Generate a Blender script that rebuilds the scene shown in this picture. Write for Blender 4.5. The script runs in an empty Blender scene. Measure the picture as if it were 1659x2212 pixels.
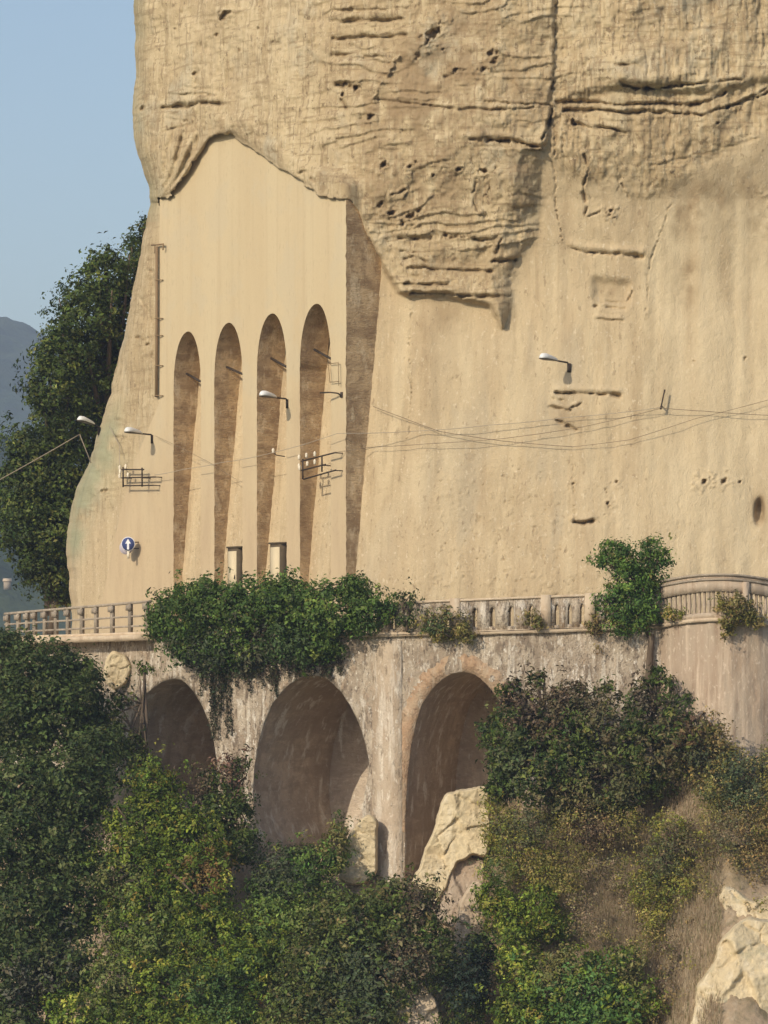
import bpy, bmesh, math, random
import numpy as np
from mathutils import Vector

# ------------------------------------------------------------------ camera, sky, sun, exposure
D = 140.0            # metres from the camera to the corner of the plastered wall (y = 0)
PX = 60.0            # design units per metre at y = 0
UC, VH = 829.5, 1500.0
ZC = -6.57
SUN_AZ, SUN_EL = 38.0, 27.0      # degrees left of the viewing direction (behind), elevation
scene = bpy.context.scene
COL = scene.collection

cam_d = bpy.data.cameras.new("camera"); cam = bpy.data.objects.new("camera", cam_d); COL.objects.link(cam)
cam.location = (0, -D, ZC); cam.rotation_euler = (math.radians(90), 0, 0)
cam_d.sensor_fit = 'VERTICAL'; cam_d.sensor_height = 36.0
cam_d.lens = 36.0 * D / (2212 / PX)
cam_d.shift_y = (VH - 1106) / 2212
cam_d.clip_start = 0.5; cam_d.clip_end = 12000
scene.camera = cam

world = bpy.data.worlds.new("World"); scene.world = world; world.use_nodes = True
wn = world.node_tree.nodes; wl = world.node_tree.links
bg = wn["Background"]; sky = wn.new("ShaderNodeTexSky"); sky.sky_type = 'NISHITA'; sky.sun_disc = False
sky.sun_elevation = math.radians(SUN_EL); sky.sun_rotation = math.radians(180 + SUN_AZ)
sky.air_density = 1.0; sky.dust_density = 2.0; sky.ozone_density = 0.8; sky.altitude = 200
bg.inputs[1].default_value = 0.132
wl.new(sky.outputs[0], bg.inputs[0])

sd = bpy.data.lights.new("sun", 'SUN'); so = bpy.data.objects.new("sun", sd); COL.objects.link(so)
sd.energy = 3.05; sd.angle = math.radians(0.5); sd.color = (1.0, 0.885, 0.70)
ca, ce = math.radians(SUN_AZ), math.radians(SUN_EL)
to_sun = Vector((-math.sin(ca) * math.cos(ce), -math.cos(ca) * math.cos(ce), math.sin(ce)))
so.rotation_euler = to_sun.to_track_quat('Z', 'Y').to_euler()
scene.view_settings.view_transform = 'Standard'; scene.view_settings.look = 'None'
scene.view_settings.exposure = 0.15; scene.view_settings.gamma = 1.0
scene.cycles.max_bounces = 6; scene.cycles.diffuse_bounces = 4; scene.cycles.volume_bounces = 0

rng = np.random.default_rng(7)

# ------------------------------------------------------------------ helpers
def P(u, v, y):
    f = (D + y) / D
    return ((u - UC) / PX * f, y, ZC + (VH - v) / PX * f)
def PA(u, v, y):
    f = (D + y) / D
    return np.stack([(u - UC) / PX * f, y + 0 * f, ZC + (VH - v) / PX * f], -1)

_T = rng.random((256, 256))
def vnoise(x, y, seed=0):
    x = np.asarray(x, float) + seed * 17.31; y = np.asarray(y, float) + seed * 9.17
    xi = np.floor(x).astype(int); yi = np.floor(y).astype(int)
    fx = x - xi; fy = y - yi
    fx = fx * fx * (3 - 2 * fx); fy = fy * fy * (3 - 2 * fy)
    a = _T[xi % 256, yi % 256]; b = _T[(xi + 1) % 256, yi % 256]
    c = _T[xi % 256, (yi + 1) % 256]; d = _T[(xi + 1) % 256, (yi + 1) % 256]
    return (a * (1 - fx) + b * fx) * (1 - fy) + (c * (1 - fx) + d * fx) * fy - 0.5
def fbm(x, y, seed=0, octv=4, gain=0.55):
    s = 0; a = 1.0
    for k in range(octv):
        s = s + a * vnoise(x * 2 ** k, y * 2 ** k, seed + k * 3); a *= gain
    return s

def mesh_np(name, V, quads=None, tris=None, smooth=False):
    V = np.asarray(V, np.float32).reshape(-1, 3)
    idx = []; starts = []; n = 0
    if quads is not None and len(quads):
        q = np.asarray(quads, np.int32).reshape(-1, 4); idx.append(q.ravel()); starts.append(np.arange(len(q)) * 4); n += q.size
    if tris is not None and len(tris):
        t = np.asarray(tris, np.int32).reshape(-1, 3); idx.append(t.ravel()); starts.append(n + np.arange(len(t)) * 3); n += t.size
    idx = np.concatenate(idx).astype(np.int32); starts = np.concatenate(starts).astype(np.int32)
    me = bpy.data.meshes.new(name)
    me.vertices.add(len(V)); me.vertices.foreach_set("co", V.ravel())
    me.loops.add(len(idx)); me.loops.foreach_set("vertex_index", idx)
    me.polygons.add(len(starts)); me.polygons.foreach_set("loop_start", starts)
    me.update(calc_edges=True); me.validate()
    if smooth: me.polygons.foreach_set("use_smooth", np.ones(len(me.polygons), bool))
    return me
def set_col(me, C, name="Col"):
    C = np.asarray(C, np.float32)
    if C.shape[1] == 3: C = np.concatenate([C, np.ones((len(C), 1), np.float32)], 1)
    at = me.color_attributes.new(name, 'FLOAT_COLOR', 'POINT'); at.data.foreach_set("color", C.ravel())
def link(name, me, m=None, parent=None):
    o = bpy.data.objects.new(name, me); COL.objects.link(o)
    if m is not None and me is not None and not me.materials: me.materials.append(m)
    if parent is not None:
        o.parent = parent; o.matrix_parent_inverse = parent.matrix_world.inverted()
    return o
def thing(name, label, cat, loc, group=None):
    o = bpy.data.objects.new(name, None); COL.objects.link(o); o.location = loc
    o.empty_display_size = 0.3; bpy.context.view_layer.update()
    o["label"] = label; o["category"] = cat
    if group: o["group"] = group
    return o
def tag(o, label, cat, group=None):
    o["label"] = label; o["category"] = cat
    if group: o["group"] = group
    return o
def structure(o): o["kind"] = "structure"; return o
def grid_quads(nr, nc):
    i = np.arange(nr - 1)[:, None] * nc + np.arange(nc - 1)[None, :]
    return np.stack([i, i + nc, i + nc + 1, i + 1], -1).reshape(-1, 4)

class MB:                                   # collects simple shapes into one mesh
    def __init__(s): s.v = []; s.q = []; s.t = []
    def add(s, V, Q=(), T=()):
        n = len(s.v); s.v += [tuple(p) for p in V]
        s.q += [[a + n for a in f] for f in Q]; s.t += [[a + n for a in f] for f in T]
        return s
    def tube(s, pts, rad, n=8, caps=True):
        pts = [Vector(p) for p in pts]
        if not hasattr(rad, '__len__'): rad = [rad] * len(pts)
        V = []; Q = []; T = []
        for i, p in enumerate(pts):
            d = (pts[min(i + 1, len(pts) - 1)] - pts[max(i - 1, 0)]).normalized()
            a = Vector((0, 0, 1)) if abs(d.z) < 0.9 else Vector((1, 0, 0))
            x = d.cross(a).normalized(); y = d.cross(x)
            for k in range(n):
                t = 2 * math.pi * k / n
                V.append(p + x * (rad[i] * math.cos(t)) + y * (rad[i] * math.sin(t)))
        for i in range(len(pts) - 1):
            for k in range(n):
                k2 = (k + 1) % n; Q.append([i * n + k, i * n + k2, (i + 1) * n + k2, (i + 1) * n + k])
        if caps:
            for base, c in ((0, pts[0]), ((len(pts) - 1) * n, pts[-1])):
                V.append(c); ci = len(V) - 1
                for k in range(n): T.append([base + k, base + (k + 1) % n, ci])
        return s.add(V, Q, T)
    def box(s, c, ax, ay, az, bev=0.0):      # centre, three half-axis vectors; optional chamfer on the front rim
        c, ax, ay, az = Vector(c), Vector(ax), Vector(ay), Vector(az)
        V = [c + ax * i + ay * j + az * k for i in (-1, 1) for j in (-1, 1) for k in (-1, 1)]
        return s.add(V, [[0, 1, 3, 2], [4, 6, 7, 5], [0, 4, 5, 1], [2, 3, 7, 6], [0, 2, 6, 4], [1, 5, 7, 3]])
    def build(s, name, m, parent=None, smooth=False):
        me = mesh_np(name, s.v, s.q or None, s.t or None, smooth)
        bm = bmesh.new(); bm.from_mesh(me); bmesh.ops.recalc_face_normals(bm, faces=bm.faces); bm.to_mesh(me); bm.free()
        if smooth: me.polygons.foreach_set("use_smooth", np.ones(len(me.polygons), bool))
        return link(name, me, m, parent)

# ------------------------------------------------------------------ materials
def new_mat(name):
    m = bpy.data.materials.new(name); m.use_nodes = True
    n = m.node_tree.nodes; l = m.node_tree.links
    return m, n, l, n["Principled BSDF"]
def coords(n, l, sc):
    tc = n.new("ShaderNodeTexCoord"); mp = n.new("ShaderNodeMapping"); mp.inputs["Scale"].default_value = sc
    l.new(tc.outputs["Object"], mp.inputs[0]); return mp.outputs[0]
def noise_fac(n, l, sc, detail=5, lo=0.35, hi=0.65, rough=0.6, dist=0.0):
    t = n.new("ShaderNodeTexNoise"); t.inputs["Scale"].default_value = 1.0
    t.inputs["Detail"].default_value = detail; t.inputs["Roughness"].default_value = rough; t.inputs["Distortion"].default_value = dist
    l.new(coords(n, l, sc), t.inputs["Vector"])
    r = n.new("ShaderNodeMapRange"); r.inputs[1].default_value = lo; r.inputs[2].default_value = hi
    l.new(t.outputs[0], r.inputs[0]); return r.outputs[0]
def mixc(n, l, fac, a, b, amt=1.0):
    mx = n.new("ShaderNodeMix"); mx.data_type = 'RGBA'
    if amt != 1.0:
        mu = n.new("ShaderNodeMath"); mu.operation = 'MULTIPLY'; mu.inputs[1].default_value = amt; l.new(fac, mu.inputs[0]); fac = mu.outputs[0]
    l.new(fac, mx.inputs[0])
    for s, k in ((a, 6), (b, 7)):
        if isinstance(s, tuple): mx.inputs[k].default_value = (*s, 1)
        else: l.new(s, mx.inputs[k])
    return mx.outputs[2]
def bump(n, l, p, facs, dist=0.03, strength=0.6):
    prev = None
    for f in facs:
        b = n.new("ShaderNodeBump"); b.inputs["Strength"].default_value = strength; b.inputs["Distance"].default_value = dist
        l.new(f, b.inputs["Height"])
        if prev is not None: l.new(prev, b.inputs["Normal"])
        prev = b.outputs[0]
    l.new(prev, p.inputs["Normal"])
def layered(name, base, layers, rough=0.9, bumps=(), bdist=0.03, bstr=0.6):
    """layers: (colour, scale xyz, lo, hi, amount)"""
    m, n, l, p = new_mat(name)
    c = base
    for (col, sc, lo, hi, amt) in layers:
        c = mixc(n, l, noise_fac(n, l, sc, lo=lo, hi=hi), c, col, amt)
    l.new(c, p.inputs["Base Color"]) if not isinstance(c, tuple) else None
    if isinstance(c, tuple): p.inputs["Base Color"].default_value = (*c, 1)
    p.inputs["Roughness"].default_value = rough; p.inputs["Specular IOR Level"].default_value = 0.25
    if bumps: bump(n, l, p, [noise_fac(n, l, sc, lo=0.2, hi=0.8) for sc in bumps], bdist, bstr)
    return m

def cliff_mat():
    m, n, l, p = new_mat("cliff_rock")
    at = n.new("ShaderNodeAttribute"); at.attribute_name = "Col"
    sep = n.new("ShaderNodeSeparateColor"); l.new(at.outputs["Color"], sep.inputs[0])
    rock = mixc(n, l, noise_fac(n, l, (.35, .35, .3), lo=.42, hi=.58), (.545, .435, .265), (.445, .34, .20))
    rock = mixc(n, l, noise_fac(n, l, (1.6, 1.6, .22), lo=.50, hi=.60), rock, (.37, .28, .165), .6)
    rock = mixc(n, l, noise_fac(n, l, (.5, .5, .35), lo=.55, hi=.64), rock, (.42, .375, .275), .65)
    rock = mixc(n, l, noise_fac(n, l, (4.0, 4.0, .4), lo=.53, hi=.62), rock, (.62, .52, .34), .6)
    rock = mixc(n, l, noise_fac(n, l, (1.3, 1.3, 1.1), lo=.54, hi=.64), rock, (.62, .51, .325), .6)
    rock = mixc(n, l, noise_fac(n, l, (7, 7, .8), lo=.54, hi=.62), rock, (.27, .195, .115), .65)
    rock = mixc(n, l, noise_fac(n, l, (.8, .8, 7), lo=.56, hi=.63), rock, (.29, .21, .12), .6)
    rock = mixc(n, l, noise_fac(n, l, (5, 5, 4), lo=.60, hi=.66), rock, (.18, .125, .07), .75)
    rock = mixc(n, l, noise_fac(n, l, (12, 12, 9), lo=.58, hi=.66), rock, (.68, .58, .41), .5)
    plas = mixc(n, l, noise_fac(n, l, (.8, .8, .04), lo=.42, hi=.58), (.58, .465, .295), (.50, .39, .245))
    plas = mixc(n, l, noise_fac(n, l, (.45, .45, .12), lo=.54, hi=.62), plas, (.44, .37, .26), .6)
    plas = mixc(n, l, noise_fac(n, l, (2.2, 2.2, .07), lo=.53, hi=.64), plas, (.41, .31, .19), .6)
    plas = mixc(n, l, noise_fac(n, l, (1.1, 1.1, .22), lo=.53, hi=.64), plas, (.60, .49, .32), .7)
    plas = mixc(n, l, noise_fac(n, l, (5, 5, .25), lo=.58, hi=.66), plas, (.43, .335, .21), .5)
    plas = mixc(n, l, noise_fac(n, l, (6, 6, 3), lo=.61, hi=.66), plas, (.30, .22, .135), .6)
    plas = mixc(n, l, noise_fac(n, l, (8, 8, 5), lo=.60, hi=.67), plas, (.69, .59, .42), .6)
    c = mixc(n, l, sep.outputs[0], rock, plas)
    c = mixc(n, l, at.outputs["Alpha"], c, mixc(n, l, noise_fac(n, l, (2.0, 2.0, .12), lo=.42, hi=.62), (.64, .53, .35), (.54, .44, .285)), .75)   # newer, paler render
    c = mixc(n, l, sep.outputs[1], c, (.33, .34, .22), .8)      # greenish lichen
    c = mixc(n, l, sep.outputs[2], c, (.29, .205, .115), .8)     # brown rock and cracks, plus painted shade of turned faces and hollows
    l.new(c, p.inputs["Base Color"]); p.inputs["Roughness"].default_value = .95; p.inputs["Specular IOR Level"].default_value = .1
    bump(n, l, p, [noise_fac(n, l, (7, 7, 4), lo=.2, hi=.8), noise_fac(n, l, (22, 22, 14), lo=.2, hi=.8)], .04, .5)
    return m
M_cliff = cliff_mat()
def plaster_mat():
    m, n, l, p = new_mat("cream_plaster")
    c = mixc(n, l, noise_fac(n, l, (.8, .8, .05), lo=.40, hi=.66), (.575, .475, .305), (.53, .42, .26), .8)
    c = mixc(n, l, noise_fac(n, l, (.25, .25, .2), lo=.4, hi=.7), c, (.575, .46, .29), .6)
    c = mixc(n, l, noise_fac(n, l, (3.0, 3.0, .07), lo=.54, hi=.68), c, (.47, .365, .23), .45)
    c = mixc(n, l, noise_fac(n, l, (.6, .6, .5), lo=.52, hi=.6), c, (.53, .45, .31), .45)
    c = mixc(n, l, noise_fac(n, l, (14, 14, 3), lo=.60, hi=.66), c, (.40, .31, .20), .4)
    # lower storey: rosier, older render with drips
    tc = n.new("ShaderNodeTexCoord"); sx = n.new("ShaderNodeSeparateXYZ"); l.new(tc.outputs["Object"], sx.inputs[0])
    ad = n.new("ShaderNodeMath"); ad.operation = 'MULTIPLY_ADD'; ad.inputs[1].default_value = 5.0
    l.new(noise_fac(n, l, (.9, .9, .35), lo=.2, hi=.8), ad.inputs[0]); l.new(sx.outputs[2], ad.inputs[2])
    mr = n.new("ShaderNodeMapRange"); mr.inputs[1].default_value = 7.5; mr.inputs[2].default_value = 2.5; l.new(ad.outputs[0], mr.inputs[0])
    low = mixc(n, l, noise_fac(n, l, (2, 2, .3), lo=.42, hi=.68), (.545, .425, .27), (.48, .365, .235))
    low = mixc(n, l, noise_fac(n, l, (9, 9, 5), lo=.56, hi=.70), low, (.40, .29, .18), .4)
    c = mixc(n, l, mr.outputs[0], c, low, .9)
    l.new(c, p.inputs["Base Color"]); p.inputs["Roughness"].default_value = .95; p.inputs["Specular IOR Level"].default_value = .2
    bump(n, l, p, [noise_fac(n, l, (9, 9, 6), lo=.2, hi=.8)], .015, .4); return m
M_plaster = plaster_mat()
def brick_mat(name, base, dark, pale, scale=1.0, vert=0.5):
    m, n, l, p = new_mat(name)
    c = mixc(n, l, noise_fac(n, l, (.7, .7, .5), lo=.35, hi=.65), base, dark, .7)
    c = mixc(n, l, noise_fac(n, l, (2.2, 2.2, 2.6), lo=.48, hi=.64), c, dark, .7)
    c = mixc(n, l, noise_fac(n, l, (4, 4, 10.0), lo=.54, hi=.64), c, pale, .3)
    c = mixc(n, l, noise_fac(n, l, (.12, .12, 1.3), lo=.53, hi=.56), c, dark, .45)      # courses of darker masonry
    c = mixc(n, l, noise_fac(n, l, (2.4, 2.4, 1.1), lo=.56, hi=.65), c, pale, vert)
    c = mixc(n, l, noise_fac(n, l, (1.5, 1.5, .35), lo=.55, hi=.66), c, dark, vert * .8)
    c = mixc(n, l, noise_fac(n, l, (11, 11, 11), lo=.56, hi=.66), c, dark, .6)
    l.new(c, p.inputs["Base Color"]); p.inputs["Roughness"].default_value = .95; p.inputs["Specular IOR Level"].default_value = .15
    bump(n, l, p, [noise_fac(n, l, (4, 4, 14), lo=.2, hi=.8), noise_fac(n, l, (16, 16, 16), lo=.2, hi=.8)], .04, .6)
    return m
M_brick = brick_mat("brown_brick", (.66, .48, .28), (.28, .185, .105), (.80, .66, .45))
M_jamb = brick_mat("stained_brick", (.68, .565, .44), (.42, .33, .25), (.85, .80, .71), vert=.8)
M_ring = layered("orange_brick", (.46, .305, .19), [((.50, .385, .265), (1.5, 1.5, 1.5), .42, .62, .8), ((.27, .17, .105), (5, 5, 5), .52, .66, .7), ((.60, .48, .35), (6, 6, 1.5), .55, .68, .6)], .95, [(9, 9, 12), (20, 20, 20)], .05)
M_stone = layered("weathered_masonry", (.47, .39, .295), [((.36, .285, .21), (.7, .7, .6), .42, .58, .8), ((.62, .53, .41), (2.0, 2.0, .9), .52, .62, .7), ((.42, .30, .20), (2.6, 2.6, 1.6), .57, .65, .5),
        ((.19, .145, .105), (3.6, 3.6, 1.3), .55, .63, .7), ((.70, .63, .53), (5, 5, 1.8), .57, .63, .75), ((.24, .185, .13), (2.2, 2.2, .22), .57, .64, .55), ((.74, .67, .56), (3.6, 3.6, .22), .57, .62, .6), ((.15, .115, .085), (8, 8, 4), .57, .64, .75), ((.80, .74, .64), (9, 9, 4), .61, .66, .85)], .95, [(6, 6, 5), (18, 18, 12)], .07, .7)
M_pier = layered("pale_pier_masonry", (.55, .445, .33), [((.42, .32, .225), (.9, .9, .5), .44, .58, .7), ((.70, .62, .51), (3.5, 3.5, .5), .52, .62, .7), ((.22, .17, .12), (5, 5, 1.6), .57, .64, .65), ((.78, .71, .60), (7, 7, 3), .58, .64, .7)], .95, [(6, 6, 5), (18, 18, 12)], .05, .6)
M_pale = layered("pale_masonry", (.56, .45, .32), [((.43, .32, .22), (2, 2, .6), .45, .65, .7), ((.64, .55, .43), (6, 6, 5), .55, .7, .6), ((.28, .21, .15), (7, 7, 4), .6, .72, .5)], .95, [(9, 9, 9)], .03)
M_bast = layered("grey_rose_render", (.42, .34, .255), [((.39, .28, .195), (.8, .8, .25), .4, .65, .8), ((.60, .48, .36), (3.2, 3.2, .2), .50, .64, .7), ((.28, .195, .135), (5, 5, .4), .54, .68, .65), ((.66, .55, .43), (9, 9, 5), .58, .68, .6)], .95, [(8, 8, 5)], .03)
M_rock = layered("pale_rock", (.66, .545, .35), [((.55, .435, .265), (.8, .8, .8), .46, .60, .7), ((.74, .64, .46), (3, 3, 1.0), .52, .64, .6), ((.36, .28, .17), (4, 4, 1.2), .58, .67, .55), ((.42, .39, .26), (1.6, 1.6, 1.2), .58, .66, .5)], .95, [(5, 5, 5), (16, 16, 16)], .05, .5)
M_soil = layered("dry_soil", (.40, .30, .20), [((.26, .20, .12), (.6, .6, .6), .4, .6, .8), ((.52, .42, .30), (3, 3, 3), .5, .7, .6), ((.14, .125, .065), (1.6, 1.6, 1.6), .52, .66, .6)], 1, [(5, 5, 5)], .08)
M_asphalt = layered("asphalt", (.055, .053, .05), [((.08, .078, .072), (3, 3, 3), .4, .7, .6)], .9)
M_concrete = layered("grey_concrete", (.36, .30, .23), [((.22, .18, .14), (3, 3, 1), .45, .65, .7), ((.52, .45, .36), (7, 7, 6), .55, .7, .7)], .95, [(14, 14, 14)], .02)
M_iron = layered("rusty_iron", (.05, .038, .028), [((.11, .06, .035), (9, 9, 9), .5, .7, .7)], .7)
M_pipe = layered("weathered_pipe", (.26, .18, .10), [((.16, .11, .065), (4, 4, 2), .5, .7, .7)], .8)
M_white = layered("white_enamel", (.80, .80, .78), [((.66, .65, .61), (5, 5, 5), .55, .8, .5)], .45)
M_under = layered("dull_lamp_glass", (.10, .085, .065), [((.16, .13, .1), (9, 9, 9), .5, .7, .5)], .4)
M_ins = layered("cream_porcelain", (.78, .70, .55), [((.62, .52, .38), (12, 12, 12), .5, .8, .5)], .35)
M_cable = layered("pale_cable", (.40, .34, .26), [((.30, .25, .19), (3, 3, 3), .4, .7, .7)], .8)
M_dkcable = layered("dark_cable", (.24, .18, .12), [((.17, .13, .09), (3, 3, 3), .4, .7, .7)], .8)
M_blue = layered("sign_blue", (.055, .075, .20), [((.08, .10, .23), (6, 6, 6), .4, .7, .5)], .5)
M_signwhite = layered("sign_white", (.80, .80, .82), [((.72, .72, .74), (6, 6, 6), .4, .7, .5)], .5)
M_lav = layered("pale_lavender", (.55, .50, .56), [((.48, .43, .46), (5, 5, 5), .4, .7, .5)], .6)
M_door = layered("cream_door_paint", (.66, .55, .36), [((.58, .47, .30), (3, 3, 1), .45, .7, .6)], .7)
M_doordark = layered("shade_dark_cabinet", (.10, .075, .045), [((.15, .11, .07), (5, 5, 5), .45, .7, .6)], .8)  # dark colour stands in for the cabinet side lying in shadow
M_bark = layered("bark", (.11, .08, .055), [((.18, .14, .10), (8, 8, 2), .45, .65, .7)], .95, [(20, 20, 6)], .02)
M_hill = layered("wooded_hillside", (.035, .06, .03), [((.065, .085, .045), (.02, .02, .03), .40, .60, .8), ((.018, .034, .018), (.05, .05, .07), .5, .62, .8)], 1, [(.06, .06, .06)], 4)
M_valley = layered("valley_fields", (.13, .14, .07), [((.08, .10, .05), (.02, .02, .02), .4, .6, .9), ((.22, .18, .11), (.05, .05, .05), .55, .65, .6)], 1)

def leaf_mat():
    m, n, l, p = new_mat("leaf")
    at = n.new("ShaderNodeAttribute"); at.attribute_name = "Col"
    l.new(at.outputs["Color"], p.inputs["Base Color"])
    p.inputs["Roughness"].default_value = .55; p.inputs["Specular IOR Level"].default_value = .22
    tr = n.new("ShaderNodeBsdfTranslucent"); l.new(at.outputs["Color"], tr.inputs[0])
    mx = n.new("ShaderNodeMixShader"); mx.inputs[0].default_value = .22
    l.new(p.outputs[0], mx.inputs[1]); l.new(tr.outputs[0], mx.inputs[2])
    l.new(mx.outputs[0], n["Material Output"].inputs[0]); return m
M_leaf = leaf_mat()

# ------------------------------------------------------------------ plan of the place: depths of the surfaces
TH = math.radians(52); TT = math.tan(TH)
FN = Vector((-math.sin(TH), -math.cos(TH), 0))       # outward normal of the plastered wall
FA = Vector((math.cos(TH), -math.sin(TH), 0))        # along it, towards its near end
def y_plane(u):
    # the exact plane through (748, y = 0): X = x0 + s cos, y = -s sin
    x0 = (748 - UC) / PX
    k = (u - UC) / PX
    # X = k (D + y) / D ; (X - x0) * TT = -y
    return (x0 - k) * TT / (1 + k * TT / D)
def t_rec(v): return np.interp(v, [300, 430, 600, 1240, 1420], [1.9, 1.75, 1.57, .40, .25])
def L_side(v): return 748 + 47.4 * t_rec(v)
UL_V = [-400, 0, 150, 235, 290, 330, 370, 400, 440, 480, 560, 650, 750, 850, 950, 1000, 1050, 1100, 1150, 1200, 1260, 1310, 1450]
UL_U = [290, 290, 293, 287, 287, 297, 312, 320, 325, 315, 300, 283, 262, 238, 208, 190, 167, 154, 146, 145, 149, 154, 158]
FAC = [(345, 430), (362, 428), (378, 412), (388, 402), (405, 375), (428, 335), (446, 310), (458, 299), (480, 290), (500, 291), (512, 297), (526, 309), (548, 322), (575, 345),
       (606, 366), (640, 386), (662, 402), (690, 424), (720, 429), (748, 431), (748, 1440), (212, 1440), (215, 1330), (240, 1200), (262, 1100), (290, 1000), (345, 868)]
def in_poly(u, v, poly):
    r = np.zeros(np.shape(u), bool); n = len(poly)
    for i in range(n):
        x1, y1 = poly[i]; x2, y2 = poly[(i + 1) % n]
        if y1 == y2: continue
        c = ((y1 > v) != (y2 > v)) & (u < (x2 - x1) * (v - y1) / (y2 - y1) + x1)
        r ^= c
    return r
def blur(a, ry, rx):
    def b1(a, r, ax):
        if r < 1: return a
        p = [(0, 0), (0, 0)]; p[ax] = (r + 1, r)
        c = np.cumsum(np.pad(a, p, mode='edge'), axis=ax)
        n = a.shape[ax]
        return (np.take(c, np.arange(2 * r + 1, 2 * r + 1 + n), ax) - np.take(c, np.arange(0, n), ax)) / (2 * r + 1)
    for _ in range(2): a = b1(b1(a, ry, 0), rx, 1)
    return a
def dist_line(u, v, pts):
    d = np.full(np.shape(u), 1e9)
    for (x1, y1), (x2, y2) in zip(pts[:-1], pts[1:]):
        dx, dy = x2 - x1, y2 - y1; L = dx * dx + dy * dy + 1e-9
        t = np.clip(((u - x1) * dx + (v - y1) * dy) / L, 0, 1)
        d = np.minimum(d, np.hypot(u - x1 - t * dx, v - y1 - t * dy))
    return d
def smooth01(x): x = np.clip(x, 0, 1); return x * x * (3 - 2 * x)
def y_right(u, v):
    vv = np.maximum(v, 430)
    y = .62 * t_rec(vv) - (u - L_side(vv)) / PX * np.interp(u, [700, 1000, 1700], [.42, .33, .20]) - np.interp(v, [200, 650, 1300], [0, 0, .5]) * np.clip((u - L_side(vv)) / 120, 0, 1)
    return y - .9 * (1 - smooth01((np.asarray(v, float) - 260) / 380))
def y_smooth(u, v):
    """the broad surface of the cliff without its rough relief"""
    yl = y_plane(u); yr = y_right(u, v); k = .45 + 1.1 * np.clip((430 - np.asarray(v, float)) / 130, 0, 1)
    top = np.logaddexp(yl / k, yr / k) * k - .35 * (k - .45)
    low = np.where(np.asarray(u) < 748, yl, yr)
    return np.where(v < 430, top, low)

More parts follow.
